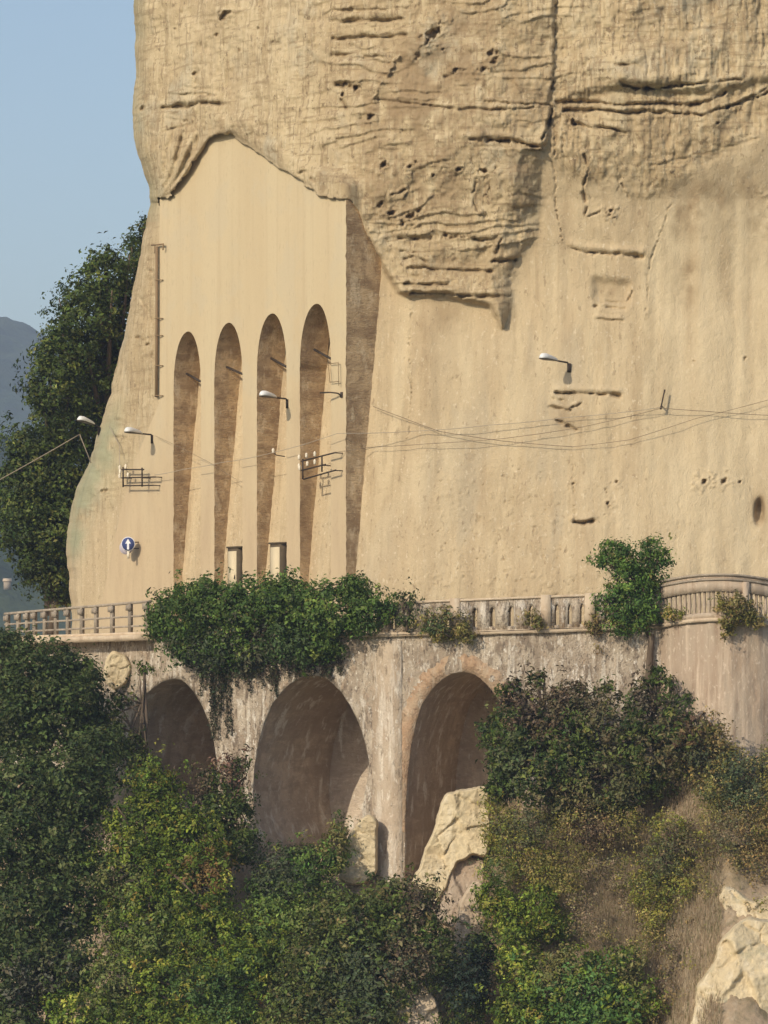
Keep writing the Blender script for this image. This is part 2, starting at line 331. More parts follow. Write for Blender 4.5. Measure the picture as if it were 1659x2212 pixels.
# ------------------------------------------------------------------ the cliff
def build_cliff():
    vs = np.arange(-300, 1430, 2.7); nc = 640
    s = np.linspace(0, 1, nc)
    uL = np.interp(vs, UL_V, UL_U) + 4 * fbm(vs / 30, vs * 0, 5) 
    U = uL[:, None] + s[None, :] * (1960 - uL[:, None]); V = np.repeat(vs[:, None], nc, 1)
    warp = 5 * fbm(U / 40, V / 40, 77, 3)
    Uw = U + warp; Vw = V + 5 * fbm(U / 40, V / 40, 78, 3)
    top_n = np.where(V < 445, 1.0, 0.0)
    fac = in_poly(U + top_n * 9 * fbm(U / 16, V / 16, 91, 3), V + top_n * (9 * fbm(U / 16, V / 16, 92, 3) - 1), FAC); t = t_rec(V)
    side = (U >= 740) & (U < L_side(V)) & (V > 431)
    hollow = fac
    Y = y_smooth(U, V)
    yback = y_plane(U - 47.4 * t) + .62 * t
    # --- the rock mass above and right of the wall
    M1 = [(300, 440), (345, 432), (380, 412), (405, 372), (455, 297), (500, 288), (545, 318), (606, 362), (690, 420), (752, 428), (772, 452), (790, 500), (830, 575), (862, 632), (885, 640), (960, 638),
          (1000, 646), (1062, 660), (1085, 715), (1110, 660), (1102, 620), (1112, 560), (1162, 510), (1168, 400), (1172, 325), (1182, 300), (1186, 200), (1196, 120), (1200, -400), (200, -400), (200, 440)]
    m1 = in_poly(Uw, Vw, M1).astype(float); fac = fac & ~((U < np.interp(V, [430, 868, 1000, 1100, 1200, 1330, 1440], [345, 345, 290, 262, 240, 215, 212]) + 7) & (V > 445))
    hollow = fac | (side & (m1 < .5))
    ui = np.interp(V, [325, 420, 510, 560, 600, 650, 710], [1124, 1104, 1086, 1072, 1062, 1074, 1085])
    uo = np.interp(V, [325, 420, 510, 560, 600, 650, 710], [1172, 1168, 1162, 1112, 1100, 1110, 1087]) + 1
    ramp = np.where((V > 322) & (V < 712) & (U > ui - 4), np.clip((uo - U) / (uo - ui), 0, 1), 1.0)
    mass = np.minimum(blur(m1, 1, 1), ramp)
    amp = np.interp(U, [300, 700, 900, 1150], [.35, .5, .6, .78]) * np.interp(V, [0, 250, 420, 640], [.6, .8, 1.0, .75])
    amp = np.where(V < 320, np.minimum(amp, np.interp(U, [1000, 1200], [.6, .28])), amp)
    Y = Y - mass * amp
    lip = np.exp(-(dist_line(Uw, Vw, [(470, 262), (520, 262), (560, 300), (620, 345), (690, 400), (745, 420), (775, 470), (815, 565), (865, 630)]) / 17) ** 2)
    Y = Y - lip * .17 * (1 + 1.2 * fbm(U / 25, V / 25, 11, 3)) * mass
    # --- upper right mass with its cave and strata
    M2 = [(1212, -400), (2100, -400), (2100, 150), (1659, 172), (1570, 192), (1470, 200), (1410, 190), (1340, 186), (1270, 205), (1222, 205)]
    m2 = blur(in_poly(Uw, Vw, M2).astype(float), 2, 4)
    Y = Y - m2 * (.30 + .35 * np.exp(-((U - 1410) / 110) ** 2 - ((V - 150) / 60) ** 2))
    rock = blur(np.maximum(in_poly(Uw, Vw, M1), in_poly(Uw, Vw, [(1180, -400), (2100, -400), (2100, 280), (1640, 290), (1570, 330), (1400, 430), (1230, 380), (1180, 330)])).astype(float), 4, 4)
    leftrock = blur((in_poly(Uw, Vw, [(100, 420), (345, 420), (345, 860), (300, 960), (262, 1060), (225, 1120), (100, 1150)])).astype(float), 6, 4)
    rough = np.clip(rock + .8 * leftrock, 0, 1)
    # --- relief: vertical flutes, strata, lumps
    flut = fbm(Uw / 16, Vw / 190, 21, 4); strat = fbm(Uw / 240, Vw / 17, 22, 4); lump = fbm(U / 70, V / 80, 23, 5); fine = fbm(U / 11, V / 13, 24, 3)
    wf = np.clip(np.interp(U, [300, 650, 760, 1180, 1215, 1700], [1, 1, .35, .35, 1.1, 1.1]), 0, 1.2) * np.interp(V, [0, 300, 420], [1, 1, .5])
    ws = np.clip(np.interp(U, [600, 760, 1180, 1240, 1700], [.25, 1, 1, .35, .35]), 0, 1)
    brk = np.abs(fbm(Uw / 9, Vw / 60, 26, 3)); vfine = fbm(U / 5, V / 6, 27, 2)
    blk = np.clip(fbm(Uw / 55, Vw / 28, 28, 2) * 9, -1, 1)
    # crisp bedding: saw-tooth ledges that come and go, and broken blocks
    bed = V / 25 + 1.5 * fbm(U / 170, V / 70, 26, 4) + .004 * U; saw = bed - np.floor(bed); saw = saw ** 1.6 - np.clip((saw - .93) / .07, 0, 1)
    bmask = np.clip(.15 + 2.6 * fbm(U / 120, V / 46, 27, 3), 0, 1) * ws
    bed2 = V / 9.5 + 2.2 * fbm(U / 90, V / 40, 126, 4); saw2 = bed2 - np.floor(bed2); saw2 = saw2 - np.clip((saw2 - .85) / .15, 0, 1); b2 = np.clip(3.2 * fbm(U / 60, V / 30, 127, 3) - .1, 0, 1) * np.clip(ws, .25, 1)
    rill = np.abs(fbm(Uw / 11, Vw / 150, 128, 4)); rill = np.clip(.22 - rill, 0, .22) / .22        # thin vertical runnels
    rmask = np.clip(.35 + 1.8 * fbm(U / 110, V / 120, 129, 3), 0, 1) * wf
    Y = Y + rough * (.30 * lump + .05 * flut * wf + .035 * fine + .018 * fbm(U / 4, V / 5, 130, 2) - .13 * saw * bmask - .045 * saw2 * b2 + .085 * rill * rmask)
    ridg = -np.abs(fbm(U / 34, V / 38, 25, 3)) * 2
    Y = Y + rough * .05 * ridg
    # --- smooth sprayed concrete: broad vertical waves, pits, pitted skirt
    sm = 1 - rough
    waves = fbm(U / 75, V / 900, 31, 3); Y = Y + sm * (.16 * waves + .10 * fbm(U / 130, V / 160, 32, 4) + .012 * fine)
    pit = np.clip(fbm(U / 6, V / 9, 33, 3) - .42, 0, 1)
    skirt = np.exp(-((U - 1090) / 190) ** 2) * np.clip((V - 900) / 120, 0, 1) + .45 * np.clip((V - 1000) / 200, 0, 1) + .12
    Y = Y + sm * pit * .22 * skirt
    bumpy = np.clip(fbm(U / 12, V / 15, 35, 3) - .3, 0, 1); Y = Y - sm * bumpy * .09 * skirt
    # --- grooves and ledges: (points, half width, depth)
    G = [([(720, 47), (800, 44), (870, 42)], 6, .35), ([(722, 84), (790, 80), (880, 78)], 5, .30), ([(720, 22), (880, 20)], 3, .15), ([(715, 118), (830, 122)], 4, .22),
         ([(730, 185), (775, 190)], 6, .4), ([(735, 215), (748, 236)], 5, .4),
         ([(355, 232), (385, 226), (405, 231), (430, 224), (465, 224), (490, 228)], 5, .5), ([(365, 205), (440, 203), (470, 208)], 2.5, .2), ([(400, 188), (455, 192)], 2, .15),
         ([(350, 255), (400, 262)], 2.2, .15), ([(352, 285), (420, 268)], 2.2, .15),
         ([(815, 215), (860, 222), (960, 232), (1040, 238), (1090, 236)], 3, .3), ([(1050, 220), (1130, 224), (1190, 226)], 2.5, .22), ([(1060, 240), (1150, 232)], 2.5, .2),
         ([(1000, 302), (1050, 303), (1100, 306), (1140, 312), (1170, 318)], 5, .55), ([(1175, 300), (1188, 262), (1192, 235)], 5, .6), ([(1193, 175), (1192, 190)], 5, .5), ([(1190, 200), (1196, 120), (1202, 0), (1204, -100)], 2.4, .22),
         ([(1196, 240), (1197, 330), (1198, 420), (1206, 480), (1216, 525)], 2.2, .16), ([(1213, 0), (1212, 160), (1216, 330)], 2.0, .12),
         ([(862, 517), (905, 518), (945, 512), (1000, 514), (1060, 518)], 5, .45), ([(880, 578), (940, 582), (1000, 584), (1060, 585)], 3.5, .32), ([(875, 612), (930, 616), (965, 614)], 3.5, .35), ([(890, 634), (960, 637), (1040, 640), (1100, 641)], 4.5, .42),
         ([(870, 560), (900, 555), (920, 565)], 3, .25), ([(862, 545), (900, 548)], 3, .25), ([(1062, 562), (1112, 561)], 4, .4), ([(1072, 545), (1085, 520)], 5, .4),
         ([(1345, 183), (1370, 190), (1410, 193), (1470, 184)], 9, .75), ([(1330, 140), (1372, 138)], 5, .45), ([(1470, 184), (1540, 178), (1600, 172)], 4, .3),
         ([(1200, 218), (1290, 222), (1390, 226), (1480, 226), (1530, 218), (1568, 200)], 4, .42), ([(1215, 237), (1300, 238), (1380, 244)], 4, .4), ([(1380, 240), (1450, 246), (1520, 248), (1570, 232), (1659, 200), (1800, 150)], 3.5, .35),
         ([(1240, 268), (1310, 278), (1350, 288)], 4, .4), ([(1225, 262), (1245, 266)], 6, .5), ([(1210, 245), (1235, 262)], 2.5, .2), ([(1590, 225), (1659, 190)], 3, .25),
         ([(1262, 335), (1270, 360), (1262, 420), (1268, 470)], 3.2, .32), ([(1268, 470), (1300, 455)], 2, .15), ([(1330, 340), (1340, 420)], 1.8, .12),
         ([(1345, 395), (1360, 425)], 2.5, .25), ([(1235, 535), (1265, 545), (1310, 549), (1388, 552)], 5, .5), ([(1280, 660), (1350, 667), (1362, 630)], 3, .3), ([(1285, 688), (1345, 692)], 2.6, .25), ([(1285, 650), (1350, 655)], 2, .15),
         ([(1205, 850), (1260, 850), (1335, 854)], 4.5, .45), ([(1190, 880), (1230, 886), (1250, 872)], 3, .3), ([(1205, 905), (1215, 912)], 4, .3), ([(1225, 920), (1245, 930)], 4, .3), ([(1195, 862), (1215, 866)], 3, .25),
         ([(1238, 1126), (1262, 1130), (1282, 1128)], 4, .5), ([(1240, 1000), (1242, 1120)], 1.6, .1), ([(1310, 1050), (1308, 1110)], 1.6, .12),
         ([(886, 640), (888, 760), (884, 900), (880, 960)], 1.6, .13), ([(1395, 690), (1405, 560), (1450, 440)], 2.2, .1),
         ([(1030, 370), (1022, 430), (1040, 480)], 2.2, .22), ([(1070, 360), (1050, 430), (1040, 478)], 2, .18), ([(900, 345), (880, 420), (845, 470)], 2.2, .15), ([(845, 425), (875, 410)], 3, .3),
         ([(960, 165), (985, 155), (1010, 150)], 3, .25), ([(800, 215), (860, 120)], 5, -.25), ([(330, 660), (335, 740), (322, 820)], 3, .2), ([(300, 640), (325, 690)], 3, .2), ([(318, 560), (332, 640)], 2.5, .15),
         ([(255, 910), (280, 916)], 3.5, .2), ([(245, 945), (270, 950)], 3.5, .2), ([(1640, 300), (1400, 360)], 2.5, .08), ([(1480, 1000), (1460, 1180)], 3, .05)]
    crk = np.zeros_like(U)
    for (pts, w, dp) in G:
        x0 = min(p[0] for p in pts) - 40; x1 = max(p[0] for p in pts) + 40; y0 = min(p[1] for p in pts) - 40; y1 = max(p[1] for p in pts) + 40
        r0, r1 = np.searchsorted(vs, [y0, y1])
        if r1 <= r0: continue
        u_, v_ = Uw[r0:r1], Vw[r0:r1]
        j = 3.2 * fbm(u_ / 11, v_ / 11, 41, 3)
        d = np.abs(dist_line(u_ + 3 * j * .6, v_ + j, pts)); w_ = w * .62 * (1 + 1.3 * fbm(u_ / 22, v_ / 22, 43, 2))
        g = np.exp(-(d / np.maximum(w_, .7)) ** 2) * np.clip(1 + 1.9 * fbm(u_ / 18, v_ / 18, 42, 3), 0, 1.6)
        above = np.exp(-(dist_line(u_, v_ + w * 2.2, pts) / (w * 1.5)) ** 2)
        dp = dp * .62
        Y[r0:r1] += dp * g - .30 * dp * above * (dp > 0); crk[r0:r1] += (dp > 0) * g * min(1, dp * 2) * (V[r0:r1] < 2000)
    H = [(932, 70, 11, .5), (985, 150, 6, .3), (957, 105, 5, .25), (905, 120, 5, .2), (1060, 115, 8, .3), (1045, 150, 7, .3), (1066, 135, 5, .3), (800, 255, 7, .4), (745, 180, 6, .35), (770, 190, 5, .35), (738, 205, 4, .3),
         (828, 355, 7, .45), (888, 358, 6, .45), (935, 378, 5, .4), (988, 367, 5, .4), (1047, 372, 7, .4), (843, 462, 7, .45), (888, 468, 7, .35), (870, 485, 6, .3), (822, 440, 5, .3), (905, 455, 4, .2), (1320, 455, 5, .35), (1326, 470, 4, .2), (1316, 465, 3, .2),
         (485, 32, 8, .4), (470, 75, 4, .2), (380, 60, 3, .15), (308, 237, 5, .3), (420, 160, 4, .2), (520, 110, 3.5, .15), (560, 60, 4, .15), (590, 90, 3.5, .15), (230, 1062, 6, .4), (1522, 1040, 7, .4), (1563, 1037, 6, .3), (1600, 1042, 3.5, .2),
         (1332, 1040, 4, .25), (1240, 1044, 3.5, .2), (1316, 1085, 4, .3), (1500, 780, 3, .1), (1610, 772, 3, .12), (700, 405, 9, .4), (680, 395, 7, .35), (1700, 420, 14, .3), (328, 585, 6, .25), (300, 730, 6, .2), (318, 745, 5, .2), (650, 372, 7, .3), (795, 520, 8, .3),
         (250, 1175, 4, .12), (262, 1190, 4, .12), (1240, 268, 7, .5), (1570, 232, 5, .4), (1550, 268, 5, .25), (960, 505, 4, .2)]
    for (hu, hv, r, dp) in H:
        r0, r1 = np.searchsorted(vs, [hv - 4 * r, hv + 4 * r])
        r = r * .8; u_, v_ = U[r0:r1], V[r0:r1]
        d = np.hypot(Uw[r0:r1] - hu + .25 * (v_ - hv), (Vw[r0:r1] - hv) * (.8 + .6 * (hu % 7) / 7)) * np.clip(1 + 1.3 * fbm(u_ / 9 + hu, v_ / 9, 131, 3), .4, 2)
        Y[r0:r1] += dp * np.exp(-(d / r) ** 4) - .15 * dp * np.exp(-((d - 1.7 * r) / r) ** 2); crk[r0:r1] += np.exp(-(d / r) ** 4)
    # deep cavity on the far right
    d = np.hypot((U - 1640) / 10, (V - 1105 + (U - 1640) * .3) / 26); Y = Y + .5 * np.exp(-d ** 4)
    # fan of ribs over the wall's left shoulder
    ang = np.arctan2(V - 470, U - 325); rr = np.hypot(V - 470, U - 325)
    fan = np.exp(-((U - 400) / 55) ** 2 - ((V - 330) / 75) ** 2)
    Y = Y + fan * (.16 * np.sin(ang * 42 + 4 * fbm(U / 60, V / 60, 51, 2)) + .55 * np.clip((U - 385) / 60, -.4, 1))
    # shallow steps
    d = in_poly(Uw, Vw, [(1280, 600), (1360, 612), (1362, 625), (1352, 665), (1280, 655)]).astype(float); Y = Y + .22 * blur(d, 2, 2)
    # --- leave the hollow for the wall
    Yh = yback + .05 * fbm(U / 40, V / 60, 61, 3) + .03 * fbm(U / 10, V / 12, 62, 2)
    edgeproud = np.where(~hollow & (V < 640) & (V > 250) & (U > 345) & (U < 890), .0, 0)
    low_left = (~hollow) & (U < 360) & (V > 430)
    ue = np.interp(V, [430, 868, 1000, 1100, 1200, 1330, 1440], [345, 345, 290, 262, 240, 215, 212]); wb = smooth01(1 - (ue - U) / 26)  # settles flush with the wall
    Y = np.where(low_left, np.minimum(Y, y_plane(U) + .12) * (1 - wb) + (y_plane(U) + .012) * wb, Y)
    top_edge = (~hollow) & (V < 436) & (U < 752)
    lim = np.logaddexp(np.where(U < 900, y_plane(U), -9) / .3, (U - 748) / PX * 1.1 / .3) * .3 - .28 + np.maximum(0, np.interp(U, [345, 500, 748], [415, 275, 400]) - V) / 40; kk = .12
    near = (~hollow) & (V < 640) & (U < 900)
    Ys = -np.logaddexp(-Y / kk, -lim / kk) * kk; Y = np.where(near & ((V < 436) | (U > 748)), Ys, Y)
    Y = np.where(hollow, Yh, Y)
    Y = Y + 1.6 * np.exp(-(U - uL[:, None]) / 9)
    # --- colour masks
    plaster = 1 - rough
    green = np.exp(-((U - (uL[:, None] + 22)) / 22) ** 2) * np.clip((V - 840) / 120, 0, 1) * np.clip((1230 - V) / 60, 0, 1) * .9 + .35 * np.exp(-((U - uL[:, None]) / 22) ** 2) * (V < 480)
    green += .35 * np.exp(-((U - 1450) / 70) ** 2 - ((V - 190) / 14) ** 2) + .3 * np.exp(-((U - 235) / 40) ** 2 - ((V - 1010) / 60) ** 2)
    green *= np.clip(1 + 1.6 * fbm(U / 30, V / 40, 71, 3), 0, 1.4)
    brown = np.zeros_like(U)
    for (bu, bv, bx, by, a) in [(960, 200, 210, 150, .62), (860, 190, 90, 70, .45), (900, 400, 170, 110, .50), (1000, 90, 170, 90, .35), (960, 580, 110, 60, .32), (1330, 250, 130, 60, .25), (1560, 240, 100, 60, .28), (1500, 455, 34, 50, .8), (1488, 610, 20, 48, .8), (1640, 480, 26, 60, .85), (1455, 480, 14, 60, .5), (1560, 430, 22, 40, .5), (1315, 625, 40, 32, .45), (1130, 430, 45, 110, .35),
                               (1085, 640, 25, 70, .35), (1560, 400, 120, 22, .25), (1290, 420, 30, 60, .12), (1640, 1105, 16, 40, .9), (960, 690, 60, 45, .3), (1225, 900, 40, 40, .35), (1095, 1100, 110, 110, .22), (1400, 740, 14, 90, .3), (925, 780, 30, 130, .22), (420, 300, 45, 60, .4), (1225, 690, 16, 60, .12), (1700, 100, 120, 160, .2)]:  # brown rock and stains; some spots paint shade on turned faces and in hollows
        brown += a * np.exp(-((U - bu) / bx) ** 2 - ((V - bv) / by) ** 2)
    brown *= np.clip(.9 + 1.8 * fbm(Uw / 26, Vw / 34, 72, 4), 0, 1.8)
    brown += .9 * pit * skirt * sm + .3 * leftrock * np.clip(fbm(Uw / 18, Vw / 40, 73, 3) + .2, 0, 1)
    brown += .75 * crk
    C = np.stack([np.clip(plaster, 0, 1), np.clip(green, 0, 1), np.clip(brown, 0, 1)], -1)
    pale = in_poly(Uw, Vw, [(1385, 760), (1392, 600), (1420, 500), (1450, 438), (1475, 470), (1500, 440), (1530, 410), (1560, 392), (1590, 420), (1625, 440), (1700, 400), (2000, 370), (2000, 1260), (1420, 1260)]).astype(float)
    pale = blur(pale, 5, 4) * np.clip(.75 + 1.3 * fbm(U / 38, V / 700, 141, 3) + .5 * fbm(U / 40, V / 60, 142, 3), 0, 1)
    for (pu, pv, px_, py_, a_) in [(850, 760, 30, 160, .7), (1010, 780, 60, 80, .6), (1120, 860, 90, 160, .6), (1290, 760, 50, 90, .5), (1330, 1120, 60, 130, .6), (960, 1060, 50, 150, .45), (1230, 620, 50, 70, .4), (480, 130, 110, 150, .45), (640, 60, 60, 120, .5), (1330, 400, 50, 60, .35)]:
        pale += a_ * np.exp(-((U - pu) / px_) ** 2 - ((V - pv) / py_) ** 2) * np.clip(.8 + 1.5 * fbm(U / 26, V / 150, 143, 3), 0, 1.2)
    C = np.concatenate([C, np.clip(pale, 0, 1)[..., None]], -1)
    XYZ = PA(U, V, Y)
    # --- close the sides behind the silhouette
    bk = []
    for (du, dy) in ((26, 30), (12, 12), (4, 3.5), (1, .9)):
        u_ = U[:, 0] + du; bk.append(PA(u_, vs, Y[:, 0] + dy))
    bk = np.stack(bk, 1)
    rt = np.stack([PA(U[:, -1] + 30, vs, Y[:, -1] + 6), PA(U[:, -1] + 60, vs, Y[:, -1] + 34)], 1)
    XYZ = np.concatenate([bk, XYZ, rt], 1); C = np.concatenate([np.repeat(C[:, :1], 4, 1), C, np.repeat(C[:, -1:], 2, 1)], 1)
    nr, ncc = XYZ.shape[:2]
    top = XYZ[0:1].copy(); top[..., 1] = np.maximum(top[..., 1] + 4, 40); top[..., 2] = XYZ[0, 200:500, 2].mean() + 3
    XYZ = np.concatenate([top, XYZ], 0); C = np.concatenate([C[:1], C], 0)
    me = mesh_np("cliff", XYZ, grid_quads(nr + 1, ncc)[:, ::-1], smooth=True); set_col(me, C.reshape(-1, 4))
    return structure(link("cliff", me, M_cliff))
build_cliff()

# ------------------------------------------------------------------ the plastered wall with four tall arches
def fac_st(u, v):                                      # design point on the wall plane -> wall's own 2D coordinates
    y = y_plane(u); p = Vector(P(u, v, y)); return ((p - FO).dot(FA), p.z)
FO = Vector(P(748, 1106, 0))
ARCH = [(375, 434, 407, 716, 838), (463, 524, 495, 697, 822), (555, 619, 589, 677, 806), (648, 715, 685, 656, 792)]
def build_wall():
    root = thing("arched_wall", "tall cream plastered retaining wall with a peaked top and four slender arched openings against the cliff", "wall", P(540, 1300, y_plane(540) - .3))
    cu = bpy.data.curves.new("wall", 'CURVE'); cu.dimensions = '2D'; cu.fill_mode = 'BOTH'; TK = 1.25; cu.extrude = TK / 2
    def spl(pts):
        s = cu.splines.new('POLY'); s.points.add(len(pts) - 1)
        for k, p in enumerate(pts): s.points[k].co = (p[0], p[1], 0, 1)
        s.use_cyclic_u = True
    rr = random.Random(3)
    out = [fac_st(u, v - 16 if v < 440 else v) for u, v in FAC]      # the top runs up behind the rock
    k = next(i for i, p in enumerate(FAC) if p == (748, 431)); ins = []
    for v in np.arange(445, 1430, 9.0): ins.append(fac_st(748 + rr.uniform(-1.3, .5) - (1.6 if rr.random() < .06 else 0), float(v)))
    out = out[:k + 1] + ins + out[k + 1:]
    spl(out)
    for (ul, ur, ua, va, vsp) in ARCH:
        pts = [fac_st(ul + rr.uniform(-.7, .7), float(v)) for v in np.arange(1420, vsp, -11.0)] + [fac_st(ul, vsp)]
        for k in range(1, 24):
            t = math.pi * (1 - k / 24); c = math.cos(t); s_ = math.sin(t)
            u = ua + (c * (ua - ul) if c < 0 else c * (ur - ua)); v = vsp - s_ ** 0.92 * (vsp - va)
            pts.append(fac_st(u, v))
        pts += [fac_st(ur, vsp)] + [fac_st(ur + rr.uniform(-.7, .7), float(v)) for v in np.arange(vsp + 11, 1420, 11.0)] + [fac_st(ur, 1420)]
        spl(pts)
    tmp = bpy.data.objects.new("tmp", cu); COL.objects.link(tmp)
    dg = bpy.context.evaluated_depsgraph_get(); me = bpy.data.meshes.new_from_object(tmp.evaluated_get(dg))
    bpy.data.objects.remove(tmp); me.name = "wall"
    # wall coordinates (s, z, depth) -> world
    n = len(me.vertices); co = np.empty(n * 3, np.float32); me.vertices.foreach_get("co", co); co = co.reshape(-1, 3)
    s, z, d = co[:, 0], co[:, 1], co[:, 2]
    W = np.array(FO)[None, :] * [1, 1, 0] + s[:, None] * np.array(FA)[None, :] + (d[:, None] - TK / 2) * np.array(FN)[None, :] + z[:, None] * np.array([0, 0, 1.0])
    me.vertices.foreach_set("co", W.astype(np.float32).ravel()); me.update()
    bm = bmesh.new(); bm.from_mesh(me); bmesh.ops.remove_doubles(bm, verts=bm.verts, dist=1e-4); bmesh.ops.recalc_face_normals(bm, faces=bm.faces)
    # front face -> 'wall', jambs -> 'reveal', end -> 'end face'
    me2 = bpy.data.meshes.new("reveal"); bm2 = bm.copy()
    front = [f for f in bm.faces if abs(f.normal.dot(FN)) > .9]
    bmesh.ops.delete(bm, geom=[f for f in bm.faces if abs(f.normal.dot(FN)) <= .9], context='FACES')
    bm.to_mesh(me); bm.free()
    bmesh.ops.delete(bm2, geom=[f for f in bm2.faces if abs(f.normal.dot(FN)) > .9], context='FACES')
    bm2.to_mesh(me2); bm2.free()
    me.materials.clear(); me2.materials.clear()
    w = link("plaster_face", me, M_plaster, root)
    r = link("brick_reveal", me2, M_brick, root); r["label"] = "rough brown brick inside the arches and on the wall's right end"
    # deeper end face of rough brick behind the slab
    vs_ = np.linspace(425, 1430, 60); cols = np.linspace(0, 1, 8)
    V = []
    for v in vs_:
        for c in cols:
            t = c * (t_rec(v) + .5)
            p0 = Vector(P(748, v, 0)); p0 = Vector((FO.x, FO.y, p0.z)) - FN * (t + 0.0) + FA * (.012 + .03 * float(vnoise(v / 6, c * 8, 3)))
            V.append(p0)
    link("brick_end", mesh_np("brick_end", V, grid_quads(60, 8)), M_brick, root)
    # corner fillet of plaster along the near edge
    return root
build_wall()

# ------------------------------------------------------------------ viaduct
VU = [-200, 60, 200, 330, 480, 680, 850, 1100, 1420]
VY = [8.8, 5.0, 2.6, .6, -1.7, -4.0, -5.5, -7.0, -8.1]
def y_via(u): return np.interp(u, VU, VY)
def n_via(u):
    p = np.array(P(u - 4, VH, float(y_via(u - 4)))); q = np.array(P(u + 4, VH, float(y_via(u + 4)))); d = q - p; d[2] = 0; d /= np.linalg.norm(d)
    return Vector((d[1], -d[0], 0))                     # outward
HOLES = [  # left outline and right outline as (v, u) from apex down
    ([(1465, 380), (1470, 358), (1480, 338), (1500, 315), (1525, 298), (1560, 285), (1600, 277), (1660, 272), (1760, 270), (1960, 270)],
     [(1465, 380), (1468, 392), (1478, 405), (1495, 420), (1525, 438), (1560, 452), (1600, 462), (1650, 469), (1760, 472), (1960, 472)]),
    ([(1458, 680), (1462, 655), (1472, 634), (1490, 612), (1520, 589), (1560, 571), (1610, 557), (1660, 549), (1715, 546), (1765, 550), (1830, 565), (1960, 570)],
     [(1458, 680), (1463, 700), (1474, 717), (1495, 738), (1525, 758), (1560, 775), (1600, 789), (1640, 797), (1665, 797), (1700, 790), (1750, 783), (1960, 780)]),
    ([(1451, 1003), (1456, 975), (1468, 955), (1490, 932), (1520, 912), (1560, 899), (1610, 888), (1680, 880), (1760, 876), (1960, 873)],
     [(1451, 1003), (1455, 1022), (1465, 1038), (1485, 1058), (1515, 1080), (1560, 1100), (1610, 1114), (1680, 1124), (1760, 1128), (1960, 1130)])]
def hole_u(k, side, v):
    pts = HOLES[k][side]; return np.interp(v, [p[0] for p in pts], [p[1] for p in pts])
V_TOP = lambda u: np.interp(u, [60, 330, 830, 1420], [1387, 1383, 1376, 1352])
